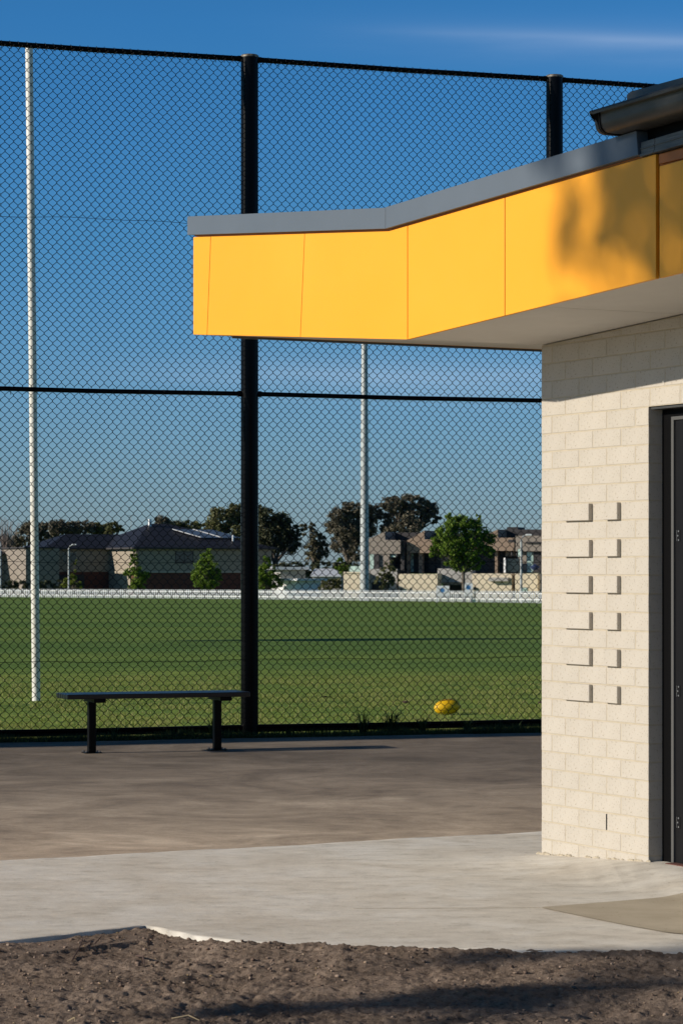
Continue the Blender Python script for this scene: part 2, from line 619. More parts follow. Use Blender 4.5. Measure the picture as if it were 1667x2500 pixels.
# foliage
M['gum'] = leafmat('gum_leaves', (0.07, 0.072, 0.04), (0.13, 0.125, 0.07), (0.22, 0.19, 0.12), 0.15)
M['gumbrown'] = leafmat('brown_gum_leaves', (0.075, 0.070, 0.048), (0.135, 0.122, 0.086), (0.23, 0.20, 0.145), 0.15)
M['olive'] = leafmat('olive_leaves', (0.06, 0.075, 0.025), (0.13, 0.14, 0.055), (0.23, 0.21, 0.10), 0.2)
M['darkleaf'] = leafmat('dark_leaves', (0.03, 0.042, 0.02), (0.06, 0.072, 0.034), (0.12, 0.115, 0.06), 0.15)
M['bright'] = leafmat('fresh_leaves', (0.06, 0.12, 0.012), (0.14, 0.24, 0.025), (0.27, 0.36, 0.06), 0.35)
M['young'] = leafmat('young_leaves', (0.12, 0.16, 0.02), (0.20, 0.25, 0.03), (0.33, 0.36, 0.08), 0.35)
M['bark'] = mat('grey_bark', (0.12, 0.10, 0.08), 0.9)
M['bare'] = mat('bare_twigs', (0.22, 0.17, 0.15), 0.9)

# far buildings
m = mat('dark_roof_tile', (0.018, 0.018, 0.024), 0.5, spec=0.3)
over(m, [(0.35, (0.7, 0.7, 0.7)), (0.65, (1.3, 1.3, 1.3))], 3, stretch=(1, 1, 6))
M['rooftile'] = m
M['render'] = over(mat('beige_render', (0.31, 0.265, 0.21), 0.8), [(0.3, (0.92, 0.92, 0.92)), (0.7, (1.05, 1.05, 1.05))], 0.8)
M['redbrick'] = over(mat('red_brick', (0.12, 0.042, 0.03), 0.85), [(0.35, (0.7, 0.7, 0.7)), (0.65, (1.2, 1.2, 1.2))], 6, stretch=(1, 1, 5))
M['cream'] = over(mat('cream_render', (0.66, 0.57, 0.43), 0.8), [(0.3, (0.93, 0.93, 0.93)), (0.7, (1.05, 1.05, 1.05))], 0.7)
M['taupe'] = over(mat('taupe_render', (0.27, 0.195, 0.145), 0.8), [(0.3, (0.9, 0.9, 0.9)), (0.7, (1.08, 1.08, 1.08))], 0.7)
M['greytaupe'] = over(mat('grey_taupe_render', (0.25, 0.215, 0.185), 0.8), [(0.3, (0.9, 0.9, 0.9)), (0.7, (1.08, 1.08, 1.08))], 0.7)
M['greywall'] = over(mat('grey_wall', (0.38, 0.365, 0.35), 0.8), [(0.3, (0.9, 0.9, 0.9)), (0.7, (1.08, 1.08, 1.08))], 0.7)
M['darkwall'] = mat('dark_wall', (0.035, 0.032, 0.035), 0.7)
M['glass'] = mat('window_glass', (0.02, 0.03, 0.035), 0.08, spec=0.8)
m = mat('curtained_glass', (0.52, 0.66, 0.60), 0.25, spec=0.6)
over(m, [(0.4, (0.6, 0.65, 0.66)), (0.6, (1.1, 1.1, 1.1))], 2.0, stretch=(3, 1, 0.3))
M['paleglass'] = m
M['frame'] = mat('pale_frame', (0.42, 0.38, 0.31), 0.5)
M['whitepaint'] = mat('white_paint', (0.84, 0.85, 0.86), 0.5)
M['whiteroof'] = mat('pale_metal_roof', (0.66, 0.68, 0.70), 0.45)
M['solar'] = mat('solar_glass', (0.10, 0.14, 0.20), 0.12, spec=1.0)
M['galv'] = over(mat('galvanised_steel', (0.40, 0.43, 0.44), 0.5, metal=0.2), [(0.3, (0.9, 0.9, 0.9)), (0.7, (1.1, 1.1, 1.1))], 1.5, stretch=(1, 1, 0.1))
M['bluesign'] = mat('blue_print', (0.08, 0.25, 0.55), 0.5)
M['redsign'] = mat('red_print', (0.55, 0.05, 0.05), 0.5)

# ------------------------------------------------------------------ ground
# base terrain to the horizon
ys = [-400, -40, 0, 8, 14, 21.0, 22.0, 23.5, 28] + list(np.linspace(34, 300, 24)) + [420, 900, 2500, 6000]
xs = [-3000, -900, -300, -120, -60, -30, -15, -6, 0, 6, 15, 30, 60, 120, 300, 900, 3000]
gv = []
for y in ys:
    for x in xs:
        z = gz(y) if y > 21.5 else -0.13
        gv.append((x, y, z))
nx = len(xs)
gf = [(j * nx + i, j * nx + i + 1, (j + 1) * nx + i + 1, (j + 1) * nx + i) for j in range(len(ys) - 1) for i in range(nx - 1)]
tag(link('oval_ground', indexed_mesh('oval_ground', np.array(gv), np.array(gf), M['grass'], True)), 'wide mown green oval beyond the black chain link fence', kind='structure')

# asphalt court
FA = math.radians(19.4)
fd = Vector((math.cos(FA), math.sin(FA), 0))
fn = Vector((-math.sin(FA), math.cos(FA), 0))
P1 = Vector((-0.8145, 24.0, 0))


def onfence(s, off=0.0, z=0.0):
    p = P1 + fd * s + fn * off
    return Vector((p.x, p.y, z))


edge_far = []
for s in np.linspace(-14, 16, 121):
    w = 0.37 + 0.065 * (s + 2.2) / 1.0 * 0.55
    w = min(max(w, 0.15), 1.0) + 0.02 * math.sin(s * 3.1) + 0.015 * math.sin(s * 9.7 + 1)
    edge_far.append(onfence(s, -w, 0.0))
cn = [(-16, 7.9), (-8.0, 10.48), (-4.4, 12.27)]
for i, x in enumerate(np.linspace(-2.8, 2.4, 53)):
    yb = 13.6 + (x + 1.716) * (1.4 / 2.816) + 0.022 * math.sin(x * 5.3) + 0.012 * math.sin(x * 17 + 2) + 0.05 * math.sin(x * 1.3)
    cn.append((x, yb))
cn += [(8, 18.4), (15, 21.9)]
poly = [Vector((x, y - 0.35, -0.002)) for x, y in cn] + [Vector((p.x, p.y, -0.002)) for p in reversed(edge_far)]
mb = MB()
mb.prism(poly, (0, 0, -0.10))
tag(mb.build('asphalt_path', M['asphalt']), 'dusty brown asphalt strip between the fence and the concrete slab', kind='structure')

# concrete slab (with the notch where the garden bed cuts in)
soil_b = [(-16, -3.6), (-4.0, 8.03), (-1.33, 10.55), (-0.80, 11.05), (-0.56, 10.70), (-0.30, 10.50), (0.0, 10.42), (0.5, 10.34), (1.29, 10.23), (1.95, 10.12), (2.5, 6.5), (6.0, 2.5), (15, -2.0)]  # unseen right end brought forward to bounce light onto the door reveal


def slab_z(x, y):
    """the slab rises about 5 cm towards the door threshold"""
    rx, ry = x - 1.02, y - 13.83
    t_ = 0.46 * rx - 0.888 * ry
    n_ = -0.888 * rx - 0.46 * ry
    a_ = min(max(t_ / 0.98, 0), 1)
    f_ = min(max(1 - max(n_, 0) / 0.55, 0), 1)
    return 0.002 + 0.056 * a_ * f_ * f_ * (3 - 2 * f_)


cols = sorted(set([p[0] for p in soil_b] + [p[0] for p in cn] + list(np.round(np.linspace(-2.8, 4.5, 147), 4))))
sbx = [p[0] for p in soil_b]; sby = [p[1] for p in soil_b]
cbx = [p[0] for p in cn]; cby = [p[1] for p in cn]
cols = [c for c in cols if -16 <= c <= 15]
NR = 60
V_, F_ = [], []
for x in cols:
    ya = float(np.interp(x, sbx, sby)); yb = float(np.interp(x, cbx, cby))
    for j_ in range(NR):
        y = ya + (yb - ya) * j_ / (NR - 1)
        V_.append((x, y, slab_z(x, y)))
for a_ in range(len(cols) - 1):
    for j_ in range(NR - 1):
        F_.append((a_ * NR + j_, (a_ + 1) * NR + j_, (a_ + 1) * NR + j_ + 1, a_ * NR + j_ + 1))
b0_ = len(V_)
for a_, x in enumerate(cols):
    ya = float(np.interp(x, sbx, sby)); yb = float(np.interp(x, cbx, cby))
    V_.append((x, ya, -0.1)); V_.append((x, yb, -0.1))
for a_ in range(len(cols) - 1):
    F_.append((a_ * NR, b0_ + 2 * a_, b0_ + 2 * a_ + 2, (a_ + 1) * NR))
    F_.append((a_ * NR + NR - 1, (a_ + 1) * NR + NR - 1, b0_ + 2 * a_ + 3, b0_ + 2 * a_ + 1))
slab = tag(link('concrete_slab', indexed_mesh('concrete_slab', np.array(V_), np.array(F_), M['concrete'])), 'pale trowelled concrete slab beside the brick pier', kind='structure')
# darker bay poured later
import bmesh
bm = bmesh.new()
vs = [bm.verts.new((x, y, 0)) for x, y in [(0.854, 11.63), (1.02, 11.30), (1.155, 11.05), (1.30, 10.82), (1.62, 10.56), (4.2, 10.3), (6, 12.2), (2.2, 12.46)]]
bm.faces.new(vs)
bmesh.ops.triangulate(bm, faces=bm.faces[:])
for _ in range(5):
    bmesh.ops.subdivide_edges(bm, edges=bm.edges[:], cuts=1, use_grid_fill=True)
for v in bm.verts:
    v.co.z = slab_z(v.co.x, v.co.y) + 0.004
bmesh.ops.recalc_face_normals(bm, faces=bm.faces)
me = bpy.data.meshes.new('concrete_bay')
bm.to_mesh(me)
bm.free()
me.materials.append(M['concrete2'])
tag(link('concrete_bay', me), 'darker damp concrete bay at the right edge of the slab', kind='structure')
mb = MB()
a = Vector((0.05, 11.60, 0.0045)); bb = Vector((0.854, 11.63, 0.0045))
n_ = Vector((-0.03, 1, 0)) * 0.002
mb.prism([a - n_, bb - n_, bb + n_, a + n_], (0, 0, -0.001))
o = mb.build('slab_joint', M['concrete2'], slab)

# soil bed
bx = np.array([p[0] for p in soil_b])
by = np.array([p[1] for p in soil_b])
gx = np.concatenate([np.linspace(-15, -2.0, 20)[:-1], np.linspace(-2.0, 2.3, 500), np.linspace(2.3, 15, 20)[1:]])
gy = np.concatenate([np.linspace(-12, 7.9, 24)[:-1], np.linspace(7.9, 11.15, 380)])
X, Y = np.meshgrid(gx, gy)
SB = np.interp(X, bx, by)
s = Y - SB
base = np.where(X < -0.80, -0.004, np.interp(X, [-0.80, -0.62, -0.50, 0.3], [-0.004, -0.006, 0.007, 0.006]))
far = np.clip((-s - 0.05) / 0.6, 0, 1)
base = base * (1 - far) - 0.03 * far
n1 = vnoise(X * 2.2, Y * 2.2, 1) - 0.5
n2 = vnoise(X * 7, Y * 7, 2) - 0.5
n3 = vnoise(X * 19, Y * 19, 3) - 0.5
n4 = vnoise(X * 47, Y * 47, 4) - 0.5
n5 = vnoise(X * 95, Y * 95, 5) - 0.5
rough_ = 0.6 + 0.8 * vnoise(X * 1.7 + 9, Y * 1.7, 6)
Z = base + 0.035 * n1 * (0.3 + 0.7 * far) + 0.018 * n2 + 0.015 * n3 * rough_ + 0.009 * np.abs(n4) * 2 * rough_ - 0.006 + 0.006 * n5
edge_in = np.clip((s - 0.005 - 0.03 * (vnoise(X * 12, Y * 12, 8) - 0.3)) / 0.03, 0, 1)
edge_in = np.where(X < -0.72, np.clip((s + 0.004) / 0.01, 0, 1), edge_in)
Z = Z * (1 - edge_in) - 0.07 * edge_in
near = (X < -0.76) & (s > -0.35)
Z = np.where(near & (s < -0.014), np.clip(Z, -0.012, 0.004 - 0.0), Z)
Z = np.where(near & (s >= -0.016), -0.020, Z)
verts = np.stack([X.ravel(), Y.ravel(), Z.ravel()], 1)
ny, nx = X.shape
idx = np.arange(nx * ny).reshape(ny, nx)
faces = np.stack([idx[:-1, :-1].ravel(), idx[:-1, 1:].ravel(), idx[1:, 1:].ravel(), idx[1:, :-1].ravel()], 1)
tag(link('soil_bed', indexed_mesh('soil_bed', verts, faces, M['soil'], True)), 'bare dark brown garden soil in the foreground', kind='structure')
soilZ = (gx, gy, Z)


def soil_h(x, y):
    i = np.clip(np.searchsorted(gx, x), 1, len(gx) - 1)
    j = np.clip(np.searchsorted(gy, y), 1, len(gy) - 1)
    return Z[j, i]


# loose clods
ico_v = []
import bmesh
bm = bmesh.new()
bmesh.ops.create_icosphere(bm, subdivisions=1, radius=1)
ico_v = np.array([v.co[:] for v in bm.verts])
ico_f = np.array([[v.index for v in f.verts] for f in bm.faces])
bm.free()


def scatter_lumps(name, n, rmin, rmax, matl, label, power=3.0, flat=0.6):
    cx = rng.uniform(-2.0, 2.2, n)
    cy = rng.uniform(8.0, 11.0, n)
    keep = (cy < np.interp(cx, bx, by) - 0.01) & (vnoise(cx * 3, cy * 3, 11) > rng.uniform(0.1, 0.9, n) * 0.8)
    cx, cy = cx[keep], cy[keep]
    n = len(cx)
    r = rmin + (rmax - rmin) * rng.uniform(0, 1, n) ** power
    cz = soil_h(cx, cy) + r * 0.25
    jit = 1 + rng.uniform(-0.45, 0.45, (n, len(ico_v), 1))
    sc = r[:, None, None] * np.stack([rng.uniform(0.7, 1.3, n), rng.uniform(0.7, 1.3, n), rng.uniform(flat * 0.7, flat * 1.2, n)], 1)[:, None, :]
    v = ico_v[None] * jit * sc + np.stack([cx, cy, cz], 1)[:, None, :]
    f = ico_f[None] + (np.arange(n) * len(ico_v))[:, None, None]
    me = indexed_mesh(name, v.reshape(-1, 3), f.reshape(-1, 3), matl)
    tag(link(name, me), label, 'soil', kind='stuff')


scatter_lumps('soil_clods', 12000, 0.0012, 0.010, M['clod'], 'loose crumbs and clods of brown soil on the bed', 6.0, 0.75)
scatter_lumps('wood_chips', 900, 0.002, 0.006, M['chips'], 'tiny pale stones and bark chips in the soil', 2.0, 0.4)

# a few twigs lying on the soil
tw = [((395, 2325), (455, 2290), 0.004, 'forked brown twig lying on the soil left of the slab corner'), ((520, 2300), (560, 2285), 0.003, 'short thin twig near the slab corner'),
      ((745, 2315), (790, 2335), 0.0045, 'dark curved twig on the soil below the slab corner'), ((370, 2468), (410, 2474), 0.003, 'pale stalk lying in the lower left of the soil'),
      ((940, 2466), (1090, 2470), 0.0035, 'long pale stalk along the edge of the shadow')]
for k, (a, b_, r, lab) in enumerate(tw):
    def gp(p):
        u = (p[0] / 2.24); v = 2200 + (p[1] - 2200) if p[1] > 2200 else p[1]
        return p
    # positions given in the enlarged corner view: x/2.24, y as photograph rows
    ax, ay = a[0] / 2.24 if k != 9 else a[0], a[1]
    bx2, by2 = b_[0] / 2.24, b_[1]
    Ya = CH * F / (ay - HZ); Yb = CH * F / (by2 - HZ)
    pa = Vector(((ax - 833) / F * Ya, Ya, 0)); pb = Vector(((bx2 - 833) / F * Yb, Yb, 0))
    pa.z = float(soil_h(pa.x, pa.y)) + 0.006; pb.z = float(soil_h(pb.x, pb.y)) + 0.012
    mid = (pa + pb) / 2 + Vector((0.01, 0.01, 0.012))
    loc = pa.copy()
    mb = MB().tube([pa - loc, mid - loc, pb - loc], [r, r * 0.8, r * 0.4], 6)
    if k == 0:
        mb.tube([mid - loc, mid - loc + Vector((0.05, 0.02, 0.02))], [r * 0.6, r * 0.3], 5)
    o = mb.build('twig', M['drygrass'] if 'stalk' in lab else M['twig'])
    o.location = loc
    tag(o, lab, 'twig')


# ------------------------------------------------------------------ grass
def blades(name, px, py, h, w, matl, label, lean=0.5):
    n = len(px)
    ang = rng.uniform(0, 2 * math.pi, n)
    ln = rng.uniform(0, lean, n) * h
    la = rng.uniform(0, 2 * math.pi, n)
    z0 = np.array([gz(y) for y in py]) - 0.002
    bxv = np.cos(ang) * w / 2
    byv = np.sin(ang) * w / 2
    a = np.stack([px - bxv, py - byv, z0], 1)
    b = np.stack([px + bxv, py + byv, z0], 1)
    c = np.stack([px + np.cos(la) * ln, py + np.sin(la) * ln, z0 + h], 1)
    v = np.stack([a, b, c], 1).reshape(-1, 3)
    return tag(link(name, fast_mesh(name, v, 3, matl)), label, 'grass', kind='stuff')


n = 150000
yy = 23.0 + 16.0 * rng.uniform(0, 1, n) ** 1.4
xx = (rng.uniform(-1000, 650, n)) / F * yy
sfence = (xx - P1.x) * fn.x + (yy - P1.y) * fn.y
dens = vnoise(xx * 2.2, yy * 1.1, 31) * 0.6 + vnoise(xx * 9, yy * 5, 32) * 0.4
keep = (sfence > -0.3) & (dens > rng.uniform(0.3, 0.62, n))
xx, yy = xx[keep], yy[keep]
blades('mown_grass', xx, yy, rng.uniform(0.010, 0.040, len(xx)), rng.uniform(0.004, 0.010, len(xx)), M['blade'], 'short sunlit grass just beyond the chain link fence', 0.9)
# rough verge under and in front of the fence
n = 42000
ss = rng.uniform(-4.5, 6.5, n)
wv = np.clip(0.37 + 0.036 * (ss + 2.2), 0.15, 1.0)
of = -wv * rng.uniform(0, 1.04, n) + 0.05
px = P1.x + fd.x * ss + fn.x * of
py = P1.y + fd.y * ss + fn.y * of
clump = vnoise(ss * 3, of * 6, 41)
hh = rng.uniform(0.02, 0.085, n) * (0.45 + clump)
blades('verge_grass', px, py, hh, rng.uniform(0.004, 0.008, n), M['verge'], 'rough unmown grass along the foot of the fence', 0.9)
# taller weeds: each clump its own plant
wl = [(-2.95, 'low weed tuft by the far left of the fence foot', 0.06, 25), (-1.25, 'small broad weed behind the left bench leg', 0.12, 14), (-0.35, 'grass tuft left of the black post foot', 0.17, 55), (0.35, 'weed tuft right of the black post foot', 0.07, 30),
      (1.05, 'leaning weed with long blades left of the football', 0.22, 30), (1.32, 'tall weed clump left of the football', 0.20, 60), (1.62, 'dark weed clump below the football', 0.14, 50), (2.05, 'weed clump right of the football', 0.11, 50), (2.55, 'short weed tuft near the brick pier', 0.08, 40)]
for s0, lab, h, nb in wl:
    h *= 1.3
    nb = int(nb * 1.4)
    base = onfence(s0, -0.06, gz(20))
    v = []
    for k in range(nb):
        a = rng.uniform(0, 2 * math.pi)
        d = Vector((math.cos(a), math.sin(a) * 0.7, 0))
        r0 = rng.uniform(0, 0.035)
        hb = h * rng.uniform(0.4, 1.0)
        sp_ = rng.uniform(0.2, 0.75) * hb
        p0 = d * r0
        p1 = d * (r0 + sp_ * 0.4) + Vector((0, 0, hb * 0.65))
        p2 = d * (r0 + sp_) + Vector((0, 0, hb * rng.uniform(0.75, 1.0)))
        sd_ = Vector((-d.y, d.x, 0)) * rng.uniform(0.003, 0.006)
        v += [p0 - sd_, p0 + sd_, p1 + sd_, p1 - sd_, p1 - sd_, p1 + sd_, p2 + sd_ * 0.1, p2 - sd_ * 0.1]
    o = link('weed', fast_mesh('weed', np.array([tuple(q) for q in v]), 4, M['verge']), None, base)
    tag(o, lab, 'weed', 'weeds along the foot of the fence')

# ------------------------------------------------------------------ pavilion
TA = math.atan2(-0.888, 0.46)
pav = empty('sports_pavilion', (1.02, 13.83, 0), TA, 'cream painted brick pavilion with a yellow panelled canopy and grey capping', 'building')
WL = 0.98          # pier length
PZ = 0.0898
z0c = -0.006
WTOP = 29


def zb(t):       # underside of canopy
    return 2.606 + (0.042 * t if t >= 0 else -0.0872 * t)


# wall core (mortar)
mb = MB()
prof = [(0.0, -0.02), (WL - 0.003, -0.02), (WL - 0.003, 2.239), (4.0, 2.239), (4.0, zb(4.0) - 0.002), (0.004, zb(0.0) - 0.002), (0.004, -0.02)]
prof = [(0.004, -0.02), (WL - 0.004, -0.02), (WL - 0.004, 2.240), (4.0, 2.240), (4.0, zb(4.0) - 0.002), (0.004, zb(0.0) - 0.002)]
mb.prism([Vector((t_, 0.0016, z_)) for t_, z_ in prof], (0, 0.24, 0))
wall = mb.build('wall', M['mortar'], pav)
# side walls and rear so the building is closed from other views
mb = MB()
mb.box(0.02, 0.25, 0.2425, 6.0, -0.02, 2.63)
mb.box(3.6, 4.0, 0.2425, 6.0, -0.02, 2.70)
mb.box(2.1, 4.0, 0.0, 0.24, -0.02, 2.238)
mb.build('return_wall', M['mortar'], pav)


def brick_mesh(w, h, d):
    bm = bmesh.new()
    bmesh.ops.create_cube(bm, size=1)
    for v in bm.verts:
        v.co = Vector((v.co.x * w, v.co.y * d, v.co.z * h))
    bmesh.ops.bevel(bm, geom=bm.edges[:], offset=0.0022, segments=1, affect='EDGES')
    me = bpy.data.meshes.new('brick')
    bm.to_mesh(me)
    bm.free()
    me.materials.append(M['brick'])
    return me


bm_cache = {}


def brick(t0, t1, k, proud=0.0, ztop=None):
    z_0 = z0c + PZ * k
    z_1 = z_0 + PZ
    J = 0.0030
    if ztop is not None:
        z_1 = min(z_1, ztop + J)
    w = round(t1 - t0 - 2 * J, 4)
    h = round(z_1 - z_0 - 2 * J, 4)
    if w < 0.01 or h < 0.01:
        return
    key = (w, h)
    if key not in bm_cache:
        bm_cache[key] = brick_mesh(w, h, 0.11)
    o = link('brick', bm_cache[key], wall)
    jy = random.uniform(-0.0007, 0.0007)
    o.location = ((t0 + t1) / 2, 0.055 + jy - proud, (z_0 + z_1) / 2 + (random.uniform(-0.0006, 0.0006)))
    o.rotation_euler = (0, random.uniform(-0.002, 0.002), 0)
    return o


for k in range(0, WTOP + 1):
    start = 0.0
    if k % 2 == 0:
        joints = [0.0, 0.105, 0.358, 0.611, 0.864]
    else:
        joints = [0.0, 0.232, 0.485, 0.738]
    if k < 25:
        joints.append(WL)
    else:
        j = joints[-1]
        while j < 2.3:
            j += 0.2526
            joints.append(j)
    prot = k in (9, 11, 13, 15, 17, 19)
    if prot:
        joints = [0.0, 0.232, 0.485, 0.611, 0.738, WL]
    for a, b_ in zip(joints[:-1], joints[1:]):
        p = 0.0
        if prot and (abs(a - 0.232) < 1e-6 or abs(a - 0.611) < 1e-6):
            p = 0.021 + random.uniform(-0.002, 0.002)
        zt = zb((a + b_) / 2) - 0.006
        br = brick(a, b_, k, p, zt if k >= 28 else None)
        if br and p > 0:
            br['label'] = 'projecting brick casting a thin shadow'
# weep hole, mortar crumbs at the foot
MB().box(0.607, 0.615, -0.0012, 0.02, z0c + PZ * 2 + 0.006, z0c + PZ * 3 - 0.006).build('weep_hole', M['black'], wall)
mb = MB()
for k in range(46):
    t_ = rng.uniform(-0.02, WL + 0.02)
    r = rng.uniform(0.004, 0.016)
    if k < 8:
        t_ = rng.uniform(-0.03, 0.08)
        r = rng.uniform(0.012, 0.022)
    v0 = len(mb.v)
    for vv in ico_v:
        q = Vector(vv) * r * rng.uniform(0.7, 1.3)
        mb.v.append((t_ + q.x * 1.5, -0.004 + q.y * 0.7, 0.004 + 0.056 * min(max(t_ / 0.98, 0), 1) + q.z * 0.6))
    mb.f += [tuple(int(i) + v0 for i in f_) for f_ in ico_f]
o = mb.build('mortar_crumbs', M['mortar'], wall)
o['kind'] = 'stuff'

# door opening
mb = MB()
mb.box(WL - 0.002, WL + 0.098, 0.078, 0.20, 0.0, 2.238)
mb.box(WL + 0.098, 2.02, 0.079, 0.20, 2.19, 2.238)
mb.box(1.99, 2.06, 0.078, 0.20, 0.0, 2.19)
mb.build('door_frame', M['black'], pav, bevel=0.002)
mb = MB()
mb.box(1.078, 1.098, 0.062, 0.12, 0.002, 2.188)
mb.box(1.098, 1.99, 0.062, 0.12, 2.172, 2.188)
mb.build('door_jamb', M['jamb'], pav)
door = MB().box(1.100, 1.988, 0.071, 0.115, 0.012, 2.170).build('door', M['door'], pav, bevel=0.002)
for zc in (0.88, 0.255, 1.62):
    mb = MB()
    mb.box(1.112, 1.142, 0.0695, 0.0712, zc - 0.028, zc + 0.028)
    hg = mb.build('hinge', M['door'], door)
    mb = MB()
    for dz, dx in ((-0.021, 0.0), (0.0, -0.006), (0.021, 0.0)):
        mb.tube([(1.130 + dx, 0.0675, zc + dz), (1.130 + dx, 0.0700, zc + dz)], 0.0042, 8)
    mb.box(1.1135, 1.1150, 0.0685, 0.0702, zc - 0.026, zc + 0.026)
    mb.build('screws', M['steel'], door)
MB().box(1.75, 1.77, 0.02, 0.04, 0.95, 1.25).box(1.75, 1.77, 0.04, 0.071, 0.97, 0.99).box(1.75, 1.77, 0.04, 0.071, 1.21, 1.23).build('door_handle', M['steel'], door)
MB().box(WL + 0.002, 2.08, 0.0115, 0.10, 2.2385 - 0.012, 2.2385 - 0.0015).build('lintel', M['gutter'], pav)
MB().box(WL + 0.11, 1.99, 0.02, 0.2, 0.050, 0.062).build('door_sill', M['redbrick'], pav)

# canopy: fascia in the vertical plane n = .78 (local y = -.78)
NF = -0.78


def zt(t):       # top of the yellow panels
    return 3.166 + 0.026 * (t + 0.19) if t >= -0.19 else 3.166 - 0.0975 * (t + 0.19)


TH = 0.018
G = 0.0035
seams = [(-2.591, -2.591), (-2.396, -2.345), (-1.192, -1.14), (0.003, 0.003), (0.945, 0.945), (2.199, 2.199), (3.40, 3.40)]


def fascia_panel(b0, t0, b1, t1, drop=0.0, y=NF):
    pts = [(b0 + G, zb(b0 + G)), ]
    # bottom edge with the kink
    if b0 < 0 < b1:
        pts.append((0.0, zb(0.0)))
    pts.append((b1 - G, zb(b1 - G)))
    pts.append((t1 - G, zt(t1 - G) - drop))
    if t0 < -0.19 < t1:
        pts.append((-0.19, zt(-0.19) - drop))
    pts.append((t0 + G, zt(t0 + G) - drop))
    mb = MB()
    mb.prism([Vector((a, y, z_)) for a, z_ in pts], (0, TH, 0))
    return mb.build('fascia_panel', M['yellow'], pav, bevel=0.0012)


for (b0, t0), (b1, t1) in zip(seams[:-1], seams[1:]):
    if b0 > 2:
        fascia_panel(b0 + 0.012, t0 + 0.012, b1, t1, 0.055, NF + 0.006)
    else:
        fascia_panel(b0, t0, b1, t1)
# end panel at the left tip
mb = MB()
mb.prism([Vector((-2.593, NF + 0.02, zb(-2.59))), Vector((-2.593, 2.2, zb(-2.59))), Vector((-2.593, 2.2, zt(-2.59))), Vector((-2.593, NF + 0.02, zt(-2.59)))], (0.016, 0, 0))
mb.build('end_panel', M['yellow'], pav)
# body behind the panels
mb = MB()
mb.prism([Vector((a, NF + TH + 0.001, z_)) for a, z_ in [(-2.570, zb(-2.57) + 0.014), (0, zb(0) + 0.014), (3.4, zb(3.4) + 0.014), (3.4, zt(3.4) + 0.002), (-0.19, zt(-0.19) + 0.002), (-2.570, zt(-2.57) + 0.002)]], (0, 2.95, 0))
mb.build('canopy_frame', M['orange'], pav)
# soffit sheets
sj = [-2.572, -1.2, 0.0, 1.244, 2.45, 3.40]
for a, b_ in zip(sj[:-1], sj[1:]):
    mb = MB()
    g = 0.0025
    mb.prism([Vector((a + g, NF + TH + 0.003, zb(a + g) + 0.003)), Vector((b_ - g, NF + TH + 0.003, zb(b_ - g) + 0.003)), Vector((b_ - g, 2.15, zb(b_ - g) + 0.003)), Vector((a + g, 2.15, zb(a + g) + 0.003))], (0, 0, 0.009))
    mb.build('soffit_panel', M['soffit'], pav)
# dark drip edge along the far tip
MB().box(-2.5945, -2.5765, NF + 0.25, 2.2, zb(-2.59) - 0.012, zb(-2.59) - 0.0005).build('drip_edge', M['trim'], pav)
# grey capping
mb = MB()
CB = 0.012
for a, b_ in ((-2.625, -0.1915), (-0.1885, 2.093)):
    za, zc_ = zt(a) + CB, zt(b_) + CB
    cap = [Vector((a, NF - 0.022, za)), Vector((b_, NF - 0.022, zc_)), Vector((b_ - (0.014 if b_ > 0 else 0.0), NF - 0.022, zc_ + 0.106)), Vector((a, NF - 0.022, za + 0.108))]
    m1 = MB()
    m1.prism(cap, (0, 0.30 if b_ > 0 else 0.30, 0))
    m1.build('capping', M['cap'], pav, bevel=0.0015)
MB().prism([Vector((-2.57, NF + 0.005, zt(-2.57) + 0.0025)), Vector((-0.19, NF + 0.005, zt(-0.19) + 0.0025)), Vector((2.09, NF + 0.005, zt(2.09) + 0.0025)), Vector((2.09, NF + 0.005, zt(2.09) + 0.0115)), Vector((-0.19, NF + 0.005, zt(-0.19) + 0.0115)), Vector((-2.57, NF + 0.005, zt(-2.57) + 0.0115))], (0, 0.2, 0)).build('shadow_gap', M['orange'], pav)
MB().prism([Vector((-2.55, -0.478, zt(-2.55) + 0.05)), Vector((-0.19, -0.478, zt(-0.19) + 0.05)), Vector((2.2, -0.478, zt(2.2) + 0.05)), Vector((2.2, -0.478, zt(2.2) + 0.07)), Vector((-0.19, -0.478, zt(-0.19) + 0.07)), Vector((-2.55, -0.478, zt(-2.55) + 0.07))], (0, 2.6, 0)).build('canopy_roof', M['gutter'], pav)
# weathered trim to the right of the capping, in two lengths
for a, b_ in ((2.096, 2.198), (2.202, 3.4)):
    mb = MB()
    z1_, z2_ = zt(a) + 0.004, zt(b_) + 0.004
    mb.prism([Vector((0, NF - 0.008, 0)) + Vector((a, 0, z1_)), Vector((b_, NF - 0.008, z2_)), Vector((b_, NF - 0.008, z2_ + 0.062)), Vector((a, NF - 0.008, z1_ + 0.062))], (0, 0.16, 0))
    mb.prism([Vector((a, NF - 0.016, z1_ + 0.0)), Vector((b_, NF - 0.016, z2_ + 0.0)), Vector((b_, NF - 0.016, z2_ + 0.010)), Vector((a, NF - 0.016, z1_ + 0.010))], (0, 0.007, 0))
    mb.prism([Vector((a, NF - 0.013, z1_ + 0.032)), Vector((b_, NF - 0.013, z2_ + 0.032)), Vector((b_, NF - 0.013, z2_ + 0.036)), Vector((a, NF - 0.013, z1_ + 0.036))], (0, 0.004, 0))
    mb.build('roof_trim', M['trim'], pav)
MB().box(2.215, 3.4, NF + 0.004, NF + 0.016, zt(2.3) - 0.046, zt(2.3) - 0.006).build('head_flashing', M['orange'], pav)
# dark eave board above the trim
MB().prism([Vector((2.02, NF + 0.035, 3.20)), Vector((3.4, NF + 0.035, 3.24)), Vector((3.4, NF + 0.035, 3.40)), Vector((2.02, NF + 0.035, 3.39))], (0, 0.10, 0)).build('eave_board', M['black'], pav)
